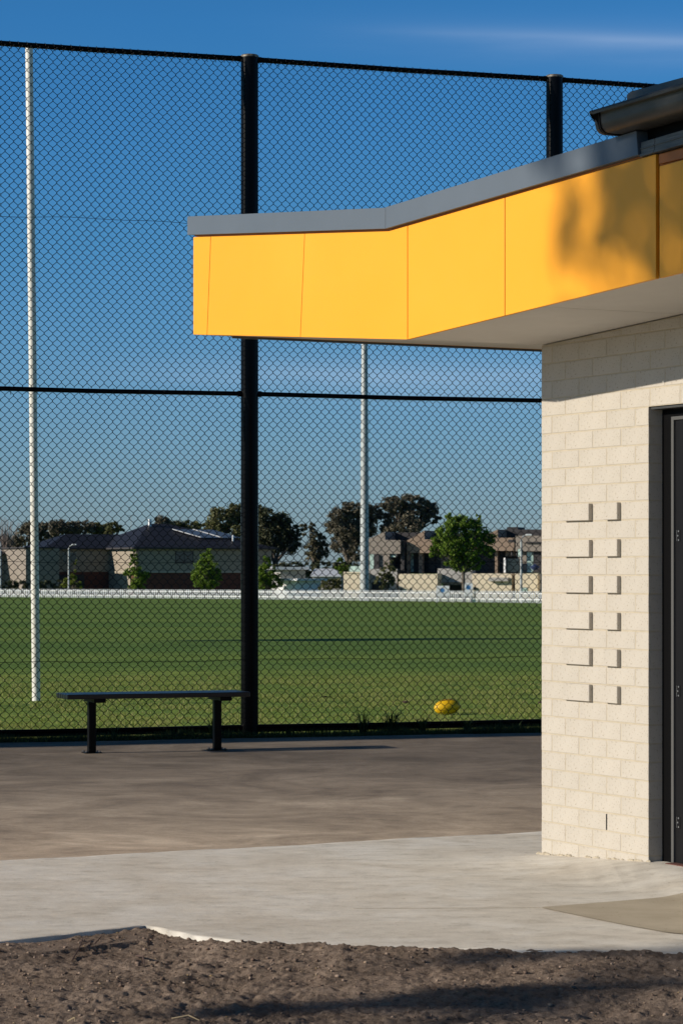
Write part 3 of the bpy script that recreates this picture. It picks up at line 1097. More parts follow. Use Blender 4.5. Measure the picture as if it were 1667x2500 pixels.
# quad gutter: profile in (n, z), extruded along t
gp_ = [(0.930, 0.081), (0.932, 0.090), (0.924, 0.096), (0.914, 0.095), (0.909, 0.088), (0.905, 0.080), (0.903, 0.045), (0.897, 0.022), (0.882, 0.006), (0.860, 0.0), (0.755, 0.0), (0.755, 0.10), (0.760, 0.10), (0.760, 0.005), (0.858, 0.005), (0.879, 0.010), (0.892, 0.025), (0.898, 0.046), (0.900, 0.082), (0.905, 0.078), (0.916, 0.076)]
gp_ = [(0.928, 0.082), (0.930, 0.090), (0.924, 0.097), (0.914, 0.097), (0.907, 0.090), (0.904, 0.080), (0.902, 0.045), (0.896, 0.022), (0.882, 0.006), (0.860, 0.0), (0.755, 0.0), (0.755, 0.10), (0.760, 0.10), (0.760, 0.005), (0.858, 0.005), (0.879, 0.010), (0.891, 0.025), (0.897, 0.046), (0.899, 0.080), (0.903, 0.096), (0.915, 0.101), (0.928, 0.099), (0.934, 0.090), (0.932, 0.080)]


def gutter(t0, t1, z, extra=0.0, name='gutter', matl=None):
    mb = MB()
    a = [Vector((t0, -(n_ if n_ < 0.77 else n_ + extra), z + zz)) for n_, zz in gp_]
    mb.prism(a, (t1 - t0, 0, 0.012 * (t1 - t0)))
    return mb.build(name, matl or M['gutter'], pav, smooth=True, sharp=35)


gt = gutter(1.935, 3.4, 3.345)
# end stop: solid closing piece and its rolled rim
endp = [(0.928, 0.084), (0.930, 0.095), (0.918, 0.100), (0.906, 0.094), (0.904, 0.045), (0.898, 0.020), (0.883, 0.004), (0.860, -0.002), (0.755, -0.002), (0.755, 0.10)]
mb = MB()
mb.prism([Vector((1.915, -n_ - 0.003 * (n_ > .8), 3.345 + zz)) for n_, zz in endp], (0.022, 0, 0))
mb.build('gutter_end', M['gutter'], gt, bevel=0.002)
mb = MB()
mb.prism([Vector((1.95, -n_, 3.3455 + zz)) for n_, zz in [(0.906, 0.09), (0.908, 0.09), (0.906, 0.044), (0.9, 0.019), (0.885, 0.003), (0.86, -0.003), (0.755, -0.003), (0.755, 0.0), (0.86, -0.0), (0.883, 0.006), (0.898, 0.021), (0.904, 0.045)]], (0.006, 0, 0))
mb.build('gutter_bead', M['black'], gt)
# main roof sheet behind the gutter
mb = MB()
mb.prism([Vector((1.85, -0.70, 3.37)), Vector((4.0, -0.70, 3.40)), Vector((4.0, -0.70, 3.535)), Vector((1.88, -0.70, 3.552)), Vector((1.85, -0.70, 3.542))], (0, 4.0, 0.35))
mb.build('main_roof', M['gutter'], pav, bevel=0.003)

# ------------------------------------------------------------------ chain link fence
fen = empty('chain_link_fence', tuple(P1), FA, 'tall black chain link fence with thick round posts and rails behind the bench', 'fence')
FH = 6.022
RP = 0.078
post_s = [-20.63, -17.68, -14.735, -11.79, -8.84, -5.895, -2.947, 0.0, 2.947, 5.894, 8.84]
for sx in post_s:
    h = FH - 0.012
    p = MB().tube([(sx, 0, -0.15), (sx, 0, h)], RP, 40).build('post', M['post'], fen, smooth=True)
    MB().tube([(sx, 0, h + 0.0005), (sx, 0, h + 0.016), (sx, 0, h + 0.024)], [RP + 0.004, RP + 0.004, RP - 0.006], 40).build('post_cap', M['steelcap'], p, smooth=True)
MY = -0.052      # mesh plane, in front of the rails
for a, b_ in zip(post_s[:-1], post_s[1:]):
    for zc, r in ((FH - 0.026, 0.0235), (3.026, 0.0205), (0.072, 0.019)):
        MB().tube([(a + RP - 0.01, 0, zc), ((a + b_) / 2, 0, zc - 0.006), (b_ - RP + 0.01, 0, zc)], r, 14, caps=False).build('rail', M['post'], fen, smooth=True)
for a, b_ in zip(post_s[:-1], post_s[1:]):
    MB().box(a + RP, b_ - RP, -0.008, 0.008, 0.022, 0.086).build('kick_board', M['black'], fen)
# brackets at the mid rail
for sx in post_s[6:9]:
    for sg in (-1, 1):
        for zc in (FH - 0.026, 3.026):
            MB().tube([(sx + sg * (RP - 0.004), 0, zc), (sx + sg * (RP + 0.03), 0, zc)], 0.027, 12).build('rail_clamp', M['post'], fen, smooth=True)


def mesh_panel(s0, s1, z0_, z1_, seed):
    """woven wires: vertical zigzags hooked into each other"""
    pw, ph = 0.0762, 0.0843
    nw = int(round((s1 - s0) / (pw / 2)))
    pw2 = (s1 - s0) / nw
    nh = int(round((z1_ - z0_) / (ph / 2)))
    ph2 = (z1_ - z0_) / nh
    ww = 0.0027
    hook = 0.0045
    allv = []
    for i in range(nw):
        xl = s0 + i * pw2 + 0.0002
        xr = xl + pw2
        k = np.arange(nh + 1)
        side = (k + i) % 2
        xc = np.where(side == 0, xl - 0.0016, xr + 0.0016)
        zc = z0_ + k * ph2
        # two points per extreme: a short vertical hook
        px = np.repeat(xc, 2)
        pz = np.repeat(zc, 2) + np.tile([-hook, hook], nh + 1)
        px = px
        yy_ = MY + np.where(np.repeat(side, 2) == 0, 0.0022, -0.0022)
        # soft sag and bulge of the whole cloth
        wx = 0.010 * (vnoise(px * 1.6 + seed, pz * 1.3, 51) - 0.5) + 0.005 * (vnoise(px * 7 + seed, pz * 5, 52) - 0.5)
        wz = 0.014 * (vnoise(px * 1.3 + seed, pz * 1.6, 53) - 0.5) + 0.006 * (vnoise(px * 6 + seed, pz * 6, 54) - 0.5)
        ed = np.clip(np.minimum(px - s0, s1 - px) / 0.1, 0, 1) * np.clip(np.minimum(pz - z0_, z1_ - pz) / 0.1, 0.15, 1)
        x_ = px + wx * ed
        z_ = pz + wz * ed
        y_ = yy_ + 0.012 * (vnoise(px * 2.0 + seed, pz * 1.1, 55) - 0.5)
        pts = np.stack([x_, y_, z_], 1)
        allv.append(pts)
    nP = allv[0].shape[0]
    C = np.stack(allv)                       # (nw, nP, 3)
    d = np.zeros_like(C)
    d[:, 1:-1] = C[:, 2:] - C[:, :-2]
    d[:, 0] = C[:, 1] - C[:, 0]
    d[:, -1] = C[:, -1] - C[:, -2]
    d /= np.linalg.norm(d, axis=2, keepdims=True)
    a = np.cross(d, np.array([0, 1.0, 0]))
    a /= np.linalg.norm(a, axis=2, keepdims=True)
    c = np.cross(a, d)
    ring = [a, c, -a, -c]
    V = np.stack([C + r_ * ww for r_ in ring], 2)      # nw, nP, 4, 3
    ids = np.arange(nw * nP * 4).reshape(nw, nP, 4)
    fs = []
    for q in range(4):
        q2 = (q + 1) % 4
        fs.append(np.stack([ids[:, :-1, q], ids[:, 1:, q], ids[:, 1:, q2], ids[:, :-1, q2]], -1).reshape(-1, 4))
    return V.reshape(-1, 3), np.concatenate(fs)


for pi, (a, b_) in enumerate(zip(post_s[:-1], post_s[1:])):
    Vs, Fs, o0 = [], [], 0
    for zlo, zhi, sd_ in ((0.088, 3.006, pi * 3.7), (3.044, FH - 0.045, pi * 5.1 + 2)):
        v, f = mesh_panel(a + RP * 0.4 + 0.02, b_ - RP * 0.4 - 0.02, zlo, zhi, sd_)
        Vs.append(v); Fs.append(f + o0); o0 += len(v)
    o = link('chain_link_mesh', indexed_mesh('chain_link_mesh', np.concatenate(Vs), np.concatenate(Fs), M['wire']), fen)
    o['kind'] = 'stuff'
    # tie wires: twisted ends and loops round the rails
    mb = MB()
    nW = int((b_ - a - 0.2) / 0.0762)
    for zc, r in ((FH - 0.026, 0.0235), (3.026, 0.0205), (0.072, 0.019)):
        for i in range(nW):
            x_ = a + 0.1 + i * (b_ - a - 0.2) / nW + random.uniform(-0.006, 0.006)
            if zc < 5 and (i * 7 + pi) % 3 and zc > 1:
                continue
            tl = random.uniform(-0.008, 0.008)
            if zc < 1 and i % 3:
                continue
            pts = [(x_ + tl * math.cos(t_), -math.sin(t_) * (r + 0.0022), zc + math.cos(t_) * (r + 0.0022)) for t_ in np.linspace(-0.5, math.pi + 0.7, 9)]
            mb.tube(pts, 0.0017, 4, caps=False)
            if zc > 1:   # twisted tail below the rail
                mb.tube([(x_, MY, zc - r - 0.004), (x_ + random.uniform(-0.004, 0.004), MY - 0.004, zc - r - 0.018), (x_ + random.uniform(0.0, 0.012), MY - 0.002, zc - r - random.uniform(0.026, 0.04))], 0.0026, 4, caps=False)
    o = mb.build('tie_wires', M['wire'], fen)
    o['kind'] = 'stuff'
    # sagging tension wires threaded through the mesh
    for zt0, amp in ((4.505, 0.010), (1.53, 0.006), (0.665, 0.008)):
        pts = []
        for s_ in np.linspace(a, b_, 33):
            pts.append((s_, MY - 0.006, zt0 + amp * math.sin(s_ * 2.3 + zt0) + amp * 0.5 * math.sin(s_ * 7.1 + zt0 * 3)))
        MB().tube(pts, 0.0021, 5, caps=False).build('tension_wire', M['wire'], fen)

# ------------------------------------------------------------------ bench
bx0 = P(224, 1838, CH * F / (1838 - HZ))
BA = math.radians(19.6)
bench = empty('park_bench', (bx0.x, bx0.y, 0), BA, 'backless black slatted bench on two posts in front of the fence', 'bench')
LS = 1.045        # distance between the legs
for k in range(5):
    y = -0.185 + k * 0.077
    MB().box(-0.245, LS + 0.225, y, y + 0.064, 0.437, 0.476).build('slat', M['slat'], bench, bevel=0.005)
for x in (0.0, LS):
    MB().box(x - 0.02, x + 0.075, -0.165, 0.175, 0.406, 0.4365).build('bearer', M['bench'], bench, bevel=0.002)
    lg = MB().box(x - 0.030, x + 0.030, -0.030, 0.030, 0.008, 0.4055).build('leg', M['bench'], bench, bevel=0.004)
    fp = MB().box(x - 0.070, x + 0.070, -0.06, 0.06, 0.0005, 0.0075).build('foot_plate', M['bench'], bench, bevel=0.001)
    mb = MB()
    for dx in (-0.055, 0.055):
        for dy in (-0.045, 0.045):
            mb.tube([(x + dx, dy, 0.0078), (x + dx, dy, 0.018)], 0.009, 6)
    mb.build('bolts', M['tie'], bench)

# ------------------------------------------------------------------ goal post, football
gb = P(89, 1710, 30.8)
gpole = empty('goal_post', (gb.x, gb.y, gz(30.8)), 0, 'tall scuffed white goal post standing on the oval left of the bench', 'goal post')
MB().tube([(0, 0, -0.1), (-0.04, 0, 3.7), (-0.082, 0, 7.43)], [0.047, 0.045, 0.043], 32).build('pole', M['goal'], gpole, smooth=True)
MB().tube([(-0.082, 0, 7.4305), (-0.082, 0, 7.442)], [0.0445, 0.04], 32).build('pole_cap', M['goal'], gpole, smooth=True)

gp2 = empty('goal_post', (-9.9, 27.9, gz(27.9)), 0, 'white goal post further left whose shadow runs past the scuffed post', 'goal post')
MB().tube([(0, 0, -0.1), (0, 0, 7.4)], [0.047, 0.043], 24).build('pole', M['goal'], gp2, smooth=True)

fb = P(1090.5, 1739, 27.6)
ball = empty('football', (fb.x, fb.y, gz(27) + 0.004), math.radians(12), 'yellow oval leather football lying on the grass behind the fence', 'ball')
me = None
Rb, Lb = 0.080, 0.137
mb = MB()
NU, NV = 40, 48
for i in range(NU + 1):
    th = math.pi * i / NU
    x_ = -math.cos(th) * Lb
    r_ = Rb * (math.sin(th) ** 0.92) * (0.93 + 0.07 * math.sin(th))
    for j in range(NV):
        ph_ = 2 * math.pi * j / NV
        rr = r_
        if j % 12 == 0:
            rr -= 0.0012
        mb.v.append((x_, rr * math.cos(ph_), rr * math.sin(ph_)))
for i in range(NU):
    for j in range(NV):
        j2 = (j + 1) % NV
        mb.f.append((i * NV + j, (i + 1) * NV + j, (i + 1) * NV + j2, i * NV + j2))
body = mb.build('leather_body', M['ball'], ball, smooth=True, sharp=60)
body.location = (0, 0, Rb - 0.006)
body.rotation_euler = (math.radians(20), math.radians(-6), 0)
for j in range(4):
    ph_ = 2 * math.pi * j / 4
    pts = []
    for i in range(1, NU):
        th = math.pi * i / NU
        r_ = Rb * (math.sin(th) ** 0.92) * (0.93 + 0.07 * math.sin(th)) + 0.0002
        pts.append((-math.cos(th) * Lb, r_ * math.cos(ph_), r_ * math.sin(ph_)))
    MB().tube(pts, 0.0014, 5, caps=False).build('seam', M['seam'], body)
mb = MB()
for k in range(7):
    x_ = -0.045 + k * 0.015
    mb.box(x_ - 0.002, x_ + 0.002, -0.012, 0.012, Rb - 0.002, Rb + 0.003)
mb.build('lacing', M['seam'], body)


# a few fallen leaves and a clod on the grass
for (u, v, lab, ma_, sz) in ((989, 1715, 'small reddish brown leaf on the grass left of the football', 'twig', 0.03), (1320, 1716, 'brown leaf litter on the grass beside the brick pier', 'twig', 0.03), (793, 1701, 'dark clod lying on the grass between post and football', 'black', 0.026)):
    Yl = 1.46 * F / (v - HZ)
    p = P(u, v, Yl)
    q = ico_v * sz * np.array([1.5, 0.8, 0.45]) * (1 + rng.uniform(-0.3, 0.3, (12, 1)))
    o = link('fallen_leaf' if 'leaf' in lab else 'soil_lump', indexed_mesh('lump', q, ico_f, M[ma_]), None, (p.x, p.y, gz(Yl) + 0.015))
    tag(o, lab, 'leaf' if 'leaf' in lab else 'clod')

# ------------------------------------------------------------------ white picket fence round the oval
pts = [(-1500, 292), (-1150, 280), (-833, 262), (-733, 256), (-250, 226), (457, 182), (700, 172), (1200, 160), (2200, 150)]
us = np.array([p[0] for p in pts], float)
Ys = np.array([p[1] for p in pts], float)
uu = np.arange(-1400, 1200, 1.0)
YY = np.interp(uu, us, Ys)
k_ = np.ones(161) / 161
YY = np.convolve(np.pad(YY, 80, mode='edge'), k_, mode='valid')
pk = tag(link('picket_fence', None, None, (0, 200, 0)), 'low white picket fence round the far side of the oval', 'fence')
pv, rv = [], []
mbp = MB()
mbr = MB()
step_px = 5.2
u_ = -1350.0
prev = None
lastp = None
cnt = 0
while u_ < 1150:
    Yc = float(np.interp(u_, uu, YY))
    x_ = u_ / F * Yc
    z_ = gz(Yc)
    w = 3.6 / F * Yc
    ht = 0.83
    if prev is not None:
        mbp.box(x_ - w / 2, x_ + w / 2, Yc - 0.012 - 200, Yc + 0.012 - 200, z_ + 0.03, z_ + ht)
        if cnt % 8 == 0:
            if lastp:
                for zz in (0.22, 0.62):
                    p0 = lastp
                    mbr.prism([Vector((p0[0], p0[1] - 200 + 0.02, p0[2] + zz)), Vector((x_, Yc - 200 + 0.02, z_ + zz)), Vector((x_, Yc - 200 + 0.02, z_ + zz + 0.07)), Vector((p0[0], p0[1] - 200 + 0.02, p0[2] + zz + 0.07))], (0, 0.04, 0))
                mbr.box(x_ - 0.05, x_ + 0.05, Yc + 0.07 - 200, Yc + 0.17 - 200, z_ - 0.1, z_ + 0.8)
            lastp = (x_, Yc, z_)
    prev = x_
    cnt += 1
    u_ += step_px
tag(mbp.build('pickets', M['whitepaint'], pk), kind='stuff')
tag(mbr.build('rails_and_posts', M['whitepaint'], pk), kind='stuff')


# ------------------------------------------------------------------ trees
def tree(name, label, cat, X0, Y0, zbase, lobes, n, leaf, lm, trunk_r=0.2, group=None, limbs=7, leafy=1.0, aspect=1.0, spread=0.33, sub=None, bark='bark', seed=1):
    """lobes: (dx, dy, z, rx, ry, rz) relative to the foot; leaf faces gathered in clumps over the lobes"""
    r = np.random.default_rng(seed)
    e = empty(name, (X0, Y0, zbase), 0, label, cat, group)
    lob = np.array(lobes, float)
    vol = lob[:, 3] * lob[:, 5]
    pr = vol / vol.sum()
    nc = sub or max(16, n // 45)
    li = r.choice(len(lob), nc, p=pr)
    d = r.normal(size=(nc, 3))
    d /= np.linalg.norm(d, axis=1, keepdims=True)
    rad = r.uniform(0.35, 1.0, nc) ** 0.6
    cc = lob[li, :3] + d * rad[:, None] * lob[li, 3:]
    cs = lob[li, 3:].min(axis=1) * spread * r.uniform(0.6, 1.5, nc)
    ci = r.integers(0, nc, n)
    off = r.normal(size=(n, 3))
    off /= np.linalg.norm(off, axis=1, keepdims=True)
    off *= (r.uniform(0, 1, n) ** 0.5)[:, None] * cs[ci][:, None]
    off[:, 2] *= 0.75
    c = cc[ci] + off
    sz = leaf * r.uniform(0.5, 1.25, n)
    a = r.normal(size=(n, 3))
    a /= np.linalg.norm(a, axis=1, keepdims=True)
    b = np.cross(a, r.normal(size=(n, 3)))
    b /= np.linalg.norm(b, axis=1, keepdims=True)
    a *= sz[:, None] * aspect
    b *= sz[:, None] * 0.6
    V = np.stack([c - a, c - b * 0.8 + a * 0.1, c + a, c + b], 1).reshape(-1, 3)
    link('crown', fast_mesh('crown', V, 4, lm), e)
    mb = MB()
    top = lob[:, 2].max()
    low = (lob[:, 2] - lob[:, 5]).min()
    cx, cy = lob[:, 0].mean(), lob[:, 1].mean()
    fork = max(low * 1.0, top * 0.25)
    mb.tube([(0, 0, -0.3), (cx * 0.1, cy * 0.1, fork * 0.6), (cx * 0.3, cy * 0.3, fork)], [trunk_r, trunk_r * 0.8, trunk_r * 0.68], 9)
    for q in range(limbs):
        t_ = lob[q % len(lob)]
        tx = t_[:3] + r.uniform(-0.4, 0.4, 3) * t_[3:]
        s0 = np.array([cx * 0.3, cy * 0.3, fork * 0.96])
        mid = s0 * 0.5 + tx * 0.5 + r.normal(size=3) * 0.12 * t_[3]
        mb.tube([tuple(s0), tuple(mid), tuple(tx)], [trunk_r * 0.5, trunk_r * 0.32, trunk_r * 0.12], 6)
        for w in range(2):
            t2 = tx + r.uniform(-0.7, 0.7, 3) * t_[3:]
            mb.tube([tuple(mid), tuple((mid + t2) / 2 + r.normal(size=3) * 0.05), tuple(t2)], [trunk_r * 0.22, trunk_r * 0.14, trunk_r * 0.05], 5)
    mb.build('trunk', M[bark], e, smooth=True)
    return e


def ptree(name, label, cat, u, vtop, vbot, Yd, lobes_px, n, leaf_px, lm, vfoot=None, **kw):
    """lobes_px: (u, v, half width px, half height px) in photograph pixels at distance Yd"""
    k = Yd / F
    n = int(n * 1.8)
    leaf_px *= 1.12
    kw.setdefault('spread', 0.38)
    zf = gz(Yd) - 0.1
    x0 = (u - 833) * k
    lob = []
    for i, (lu, lv, hw, hh) in enumerate(lobes_px):
        dy = ((i * 37) % 7 - 3) / 3.0 * hw * k * 0.5
        lob.append(((lu - u) * k, dy, CH - (lv - HZ) * k - zf, hw * k, hw * k * 0.8, hh * k))
    return tree(name, label, cat, x0, Yd, zf, lob, n, leaf_px * k, lm, seed=int(u), **kw)


GB = 'trees beyond the oval'
# gums behind the left house
ptree('gum_tree', 'rounded brown gum crown behind the left end of the dark roof', 'tree', 62, 0, 0, 345, [(62, 1305, 30, 22), (88, 1290, 32, 20), (36, 1328, 22, 18), (100, 1320, 26, 20)], 3000, 3.2, M['gumbrown'], group=GB, trunk_r=0.3)
ptree('gum_tree', 'olive and brown gum crown above the left wing of the house', 'tree', 155, 0, 0, 350, [(130, 1290, 34, 20), (168, 1288, 34, 18), (205, 1290, 30, 16), (150, 1304, 50, 18)], 3600, 3.2, M['gumbrown'], group=GB, trunk_r=0.3)
ptree('gum_tree', 'dark low gum crown between the two roof ridges', 'tree', 240, 0, 0, 352, [(232, 1290, 24, 14), (258, 1296, 22, 14)], 2000, 2.8, M['olive'], group=GB, trunk_r=0.3)
ptree('gum_tree', 'small upright olive tree behind the roof left of its ridge', 'tree', 276, 0, 0, 340, [(276, 1286, 14, 14), (290, 1292, 14, 10), (266, 1296, 12, 10)], 1300, 2.4, M['olive'], group=GB, trunk_r=0.2)
ptree('gum_tree', 'brown tuft shaped tree just above the roof ridge', 'tree', 398, 0, 0, 350, [(398, 1274, 20, 14), (388, 1284, 16, 10)], 1500, 2.6, M['gumbrown'], group=GB, trunk_r=0.25)
ptree('gum_tree', 'dense dark domed tree behind the solar panels', 'tree', 450, 0, 0, 352, [(430, 1287, 24, 14), (462, 1286, 26, 16), (478, 1298, 16, 14)], 2600, 2.6, M['olive'], group=GB, trunk_r=0.3)
ptree('gum_tree', 'large olive gum tree left of the thick black post', 'tree', 566, 0, 0, 330, [(540, 1270, 34, 28), (572, 1252, 30, 22), (600, 1262, 34, 30), (520, 1298, 26, 22), (560, 1300, 44, 26), (610, 1305, 30, 34), (504, 1290, 16, 16)], 8000, 3.2, M['olive'], group=GB, trunk_r=0.5)
ptree('gum_tree', 'dark dense tree right of the thick black post', 'tree', 672, 0, 0, 315, [(650, 1262, 30, 24), (684, 1280, 30, 26), (660, 1310, 48, 36), (704, 1322, 30, 30), (636, 1245, 14, 14), (726, 1300, 16, 18), (640, 1330, 30, 40)], 9000, 3.2, M['darkleaf'], group=GB, trunk_r=0.5)
ptree('gum_tree', 'thin brownish gum between the dark tree and the big gum', 'tree', 764, 0, 0, 320, [(752, 1292, 18, 18), (775, 1318, 20, 22), (764, 1350, 24, 26), (790, 1340, 16, 20)], 2600, 2.8, M['gum'], group=GB, trunk_r=0.35)
ptree('gum_tree', 'big spreading brown gum tree left of the grey light pole', 'tree', 848, 0, 0, 300, [(830, 1262, 32, 22), (868, 1242, 36, 20), (812, 1284, 22, 18), (904, 1256, 34, 26), (850, 1300, 34, 24), (888, 1290, 30, 24), (834, 1330, 26, 24), (870, 1345, 26, 28)], 9500, 3.0, M['gumbrown'], group=GB, trunk_r=0.6, limbs=12)
ptree('gum_tree', 'broad domed gum tree rising behind the raked parapets', 'tree', 990, 0, 0, 300, [(960, 1232, 34, 20), (1000, 1226, 38, 20), (1038, 1242, 32, 20), (960, 1268, 34, 22), (1010, 1266, 38, 24), (1056, 1262, 16, 20), (940, 1290, 14, 14), (980, 1300, 50, 26)], 9500, 3.0, M['gumbrown'], group=GB, trunk_r=0.6, limbs=12)
# bare hazy tree at the far left
r_ = np.random.default_rng(5)
e = empty('bare_tree', tuple(P(12, 1440, 330))[:2] + (gz(330),), 0, 'leafless greyish tree at the far left edge beyond the oval', 'tree')
mb = MB()
mb.tube([(0, 0, 0), (0.1, 0, 3)], [0.25, 0.16], 7)
for k in range(60):
    a = r_.uniform(0, 2 * math.pi)
    sp_ = r_.uniform(0.3, 2.0)
    t_ = Vector((math.cos(a) * sp_, math.sin(a) * sp_, r_.uniform(5.5, 9.3)))
    mid = Vector((t_.x * 0.45, t_.y * 0.45, 3 + (t_.z - 3) * 0.5))
    mb.tube([(0.1, 0, 2.8), mid, t_], [0.07, 0.04, 0.02], 4)
    for j in range(2):
        t2 = mid + Vector(r_.normal(size=3)) * 0.6 + Vector((0, 0, 1.4))
        mb.tube([mid, t2], [0.03, 0.012], 3)
mb.build('branches', M['bare'], e)

# fresh green street trees in front of the houses
GS = 'young street trees along the far side of the oval'
ptree('street_tree', 'small bushy yellow green sapling at the foot of the left street lamp', 'tree', 176, 0, 0, 268, [(172, 1415, 18, 12), (184, 1400, 12, 12), (160, 1424, 14, 10), (182, 1372, 5, 8), (196, 1428, 14, 8)], 700, 2.6, M['young'], group=GS, trunk_r=0.06)
ptree('street_tree', 'ragged green tree in front of the sunlit house corner', 'tree', 333, 0, 0, 262, [(330, 1378, 16, 24), (336, 1408, 24, 22), (312, 1398, 14, 12), (356, 1406, 14, 12), (326, 1350, 8, 12), (334, 1432, 20, 12)], 2600, 2.5, M['bright'], group=GS, trunk_r=0.08)
ptree('street_tree', 'dense round headed green tree before the brick lower wall', 'tree', 502, 0, 0, 255, [(502, 1385, 26, 28), (508, 1360, 16, 20), (484, 1408, 22, 18), (520, 1404, 22, 26), (504, 1425, 30, 16)], 4200, 2.5, M['bright'], group=GS, trunk_r=0.09)
ptree('street_tree', 'green conical tree just right of the thick black post', 'tree', 650, 0, 0, 248, [(652, 1372, 12, 18), (650, 1398, 22, 22), (640, 1420, 24, 20), (668, 1418, 20, 18)], 3200, 2.5, M['bright'], group=GS, trunk_r=0.08)
ptree('street_tree', 'slim pale green tree between the white shed and the light pole', 'tree', 838, 0, 0, 240, [(836, 1372, 12, 12), (828, 1390, 14, 10), (846, 1388, 12, 12)], 900, 2.4, M['bright'], group=GS, trunk_r=0.06)
ptree('shrub', 'low dark bush beside the white shed', 'shrub', 806, 0, 0, 240, [(800, 1428, 22, 14), (820, 1422, 16, 14), (790, 1436, 14, 8)], 1200, 2.6, M['olive'], trunk_r=0.05)
ptree('street_tree', 'sparse greyish tree right of the light pole', 'tree', 946, 0, 0, 205, [(944, 1396, 22, 18), (930, 1412, 18, 14), (958, 1412, 18, 14), (950, 1378, 12, 12), (942, 1430, 16, 12)], 1500, 2.4, M['olive'], group=GS, trunk_r=0.07)
ptree('street_tree', 'large bright green tree in front of the brown townhouses', 'tree', 1131, 0, 0, 196, [(1092, 1300, 28, 26), (1122, 1276, 28, 22), (1152, 1290, 30, 26), (1180, 1316, 26, 26), (1190, 1345, 18, 18), (1070, 1330, 22, 24), (1064, 1352, 18, 12), (1106, 1334, 32, 30), (1146, 1340, 34, 30), (1128, 1372, 30, 24), (1094, 1262, 12, 12), (1164, 1268, 10, 12), (1104, 1378, 22, 12), (1160, 1376, 24, 14)], 11000, 3.0, M['bright'], group=GS, trunk_r=0.16, limbs=14)
# hedge filling behind the sheds
ptree('hedge', 'long dark hedge behind the white shed roofs', 'hedge', 740, 0, 0, 285, [(680 + i * 26, 1392, 20, 22) for i in range(8)], 4500, 3.0, M['darkleaf'], trunk_r=0.1)
ptree('shrub', 'dark bushes in front of the left house wing', 'shrub', 60, 0, 0, 275, [(10 + i * 22, 1432, 16, 16) for i in range(9)], 3200, 2.8, M['darkleaf'], trunk_r=0.1)

# tree out of view that dapples the canopy and the soil
q0, L0 = 7.0, 15.0
sdir = Vector((math.cos(SUN_AZ), math.sin(SUN_AZ), 0))
qdir = Vector((-math.sin(SUN_AZ), math.cos(SUN_AZ), 0))
tl = -sdir * L0
foot = tl + qdir * q0


def lobe_q(q, zp, rq, rz):
    c = qdir * (q + 0.10 - q0)
    return (c.x, c.y, zp + L0 * math.tan(SUN_EL) + 0.13, rq, rq, rz)


tree('tall_gum_tree', 'tall gum tree out to the left whose shadow dapples the canopy', 'tree', foot.x, foot.y, -0.13,
     [lobe_q(10.2, 4.7, 0.85, 0.7), lobe_q(11.05, 5.05, 0.55, 0.55), lobe_q(9.0, 5.6, 1.3, 1.0), lobe_q(11.0, 4.22, 0.40, 0.36), lobe_q(7.4, 4.8, 1.1, 0.9), lobe_q(10.5, 5.5, 0.6, 0.4)],
     2900, 0.075, M['gum'], trunk_r=0.22, limbs=14, spread=0.30, sub=190, aspect=1.5, seed=12)

L1, q1 = 12.0, 6.9
foot = -sdir * L1 + qdir * q1


def near_q(q, zp, rq, rz):
    c = qdir * (q - q1)
    return (c.x, c.y, zp + L1 * math.tan(SUN_EL) + 0.13, rq, rq, rz)


tree('slender_gum_tree', 'slender gum tree out to the left with low drooping branches shading the soil', 'tree', foot.x, foot.y, -0.13,
     [near_q(8.88, 1.15, 0.15, 0.48), near_q(8.70, 1.5, 0.13, 0.25), near_q(9.62, 1.5, 0.16, 0.34), near_q(9.40, 1.72, 0.14, 0.2), near_q(7.2, 1.6, 0.5, 0.6), near_q(8.98, 0.9, 0.10, 0.2)],
     3400, 0.045, M['gum'], trunk_r=0.09, limbs=6, spread=0.5, sub=150, aspect=1.8, seed=4)

# ------------------------------------------------------------------ light pole and street lamps
Yp = 208.0
lp = empty('light_pole', ((889 - 833) / F * Yp, Yp, gz(Yp)), 0, 'tall tapering grey floodlight pole behind the picket fence', 'light pole')
MB().tube([(0, 0, 0), (0, 0, 11), (0, 0, 26)], [0.345, 0.30, 0.20], 24).build('pole', M['galv'], lp, smooth=True)
MB().box(-1.6, 1.6, -0.06, 0.06, 25.6, 25.75).build('cross_arm', M['galv'], lp)
for k in range(4):
    MB().box(-1.5 + k * 0.85, -1.0 + k * 0.85, -0.45, -0.08, 25.2, 25.6).build('floodlight', M['galv'], lp)

tree('gum_tree', 'unseen gum tree with a high crown added out to the left to shade the oval', 'tree', -30.0, 55.8, gz(55.8),
     [(0, 0, 12.0, 1.5, 1.3, 1.1), (1.2, 0.3, 12.6, 0.9, 0.9, 0.7), (-0.9, -0.2, 11.2, 0.9, 0.8, 0.7)], 1500, 0.22, M['gum'], trunk_r=0.13, limbs=6, spread=0.5, seed=77)  # added out of view; crown sized to cast the dark streak on the grass


def lamp(u, vtop, Yd, label, head=1, bent=True):
    k = Yd / F
    H = (HZ - vtop) * k + CH - gz(Yd)
    e = empty('street_lamp', ((u - 833) * k, Yd, gz(Yd)), 0, label, 'street lamp', 'street lamps beyond the oval')
    MB().tube([(0, 0, 0), (0, 0, H * 0.93), (head * 0.1, 0, H * 0.97), (head * 0.35, 0, H)], [0.09, 0.07, 0.06, 0.05], 10).build('pole', M['galv'], e, smooth=True)
    MB().box(min(head * 0.3, head * 0.75), max(head * 0.3, head * 0.75), -0.12, 0.12, H - 0.05, H + 0.07).build('lamp_head', M['whitepaint'], e, bevel=0.02)
    return e


lamp(168, 1330, 266, 'pale street lamp with a curved head in front of the left house')
lamp(2, 1318, 270, 'street lamp cut by the left edge of the view', -1)
lamp(1271, 1306, 190, 'slim street lamp with its head reaching right before the townhouses')

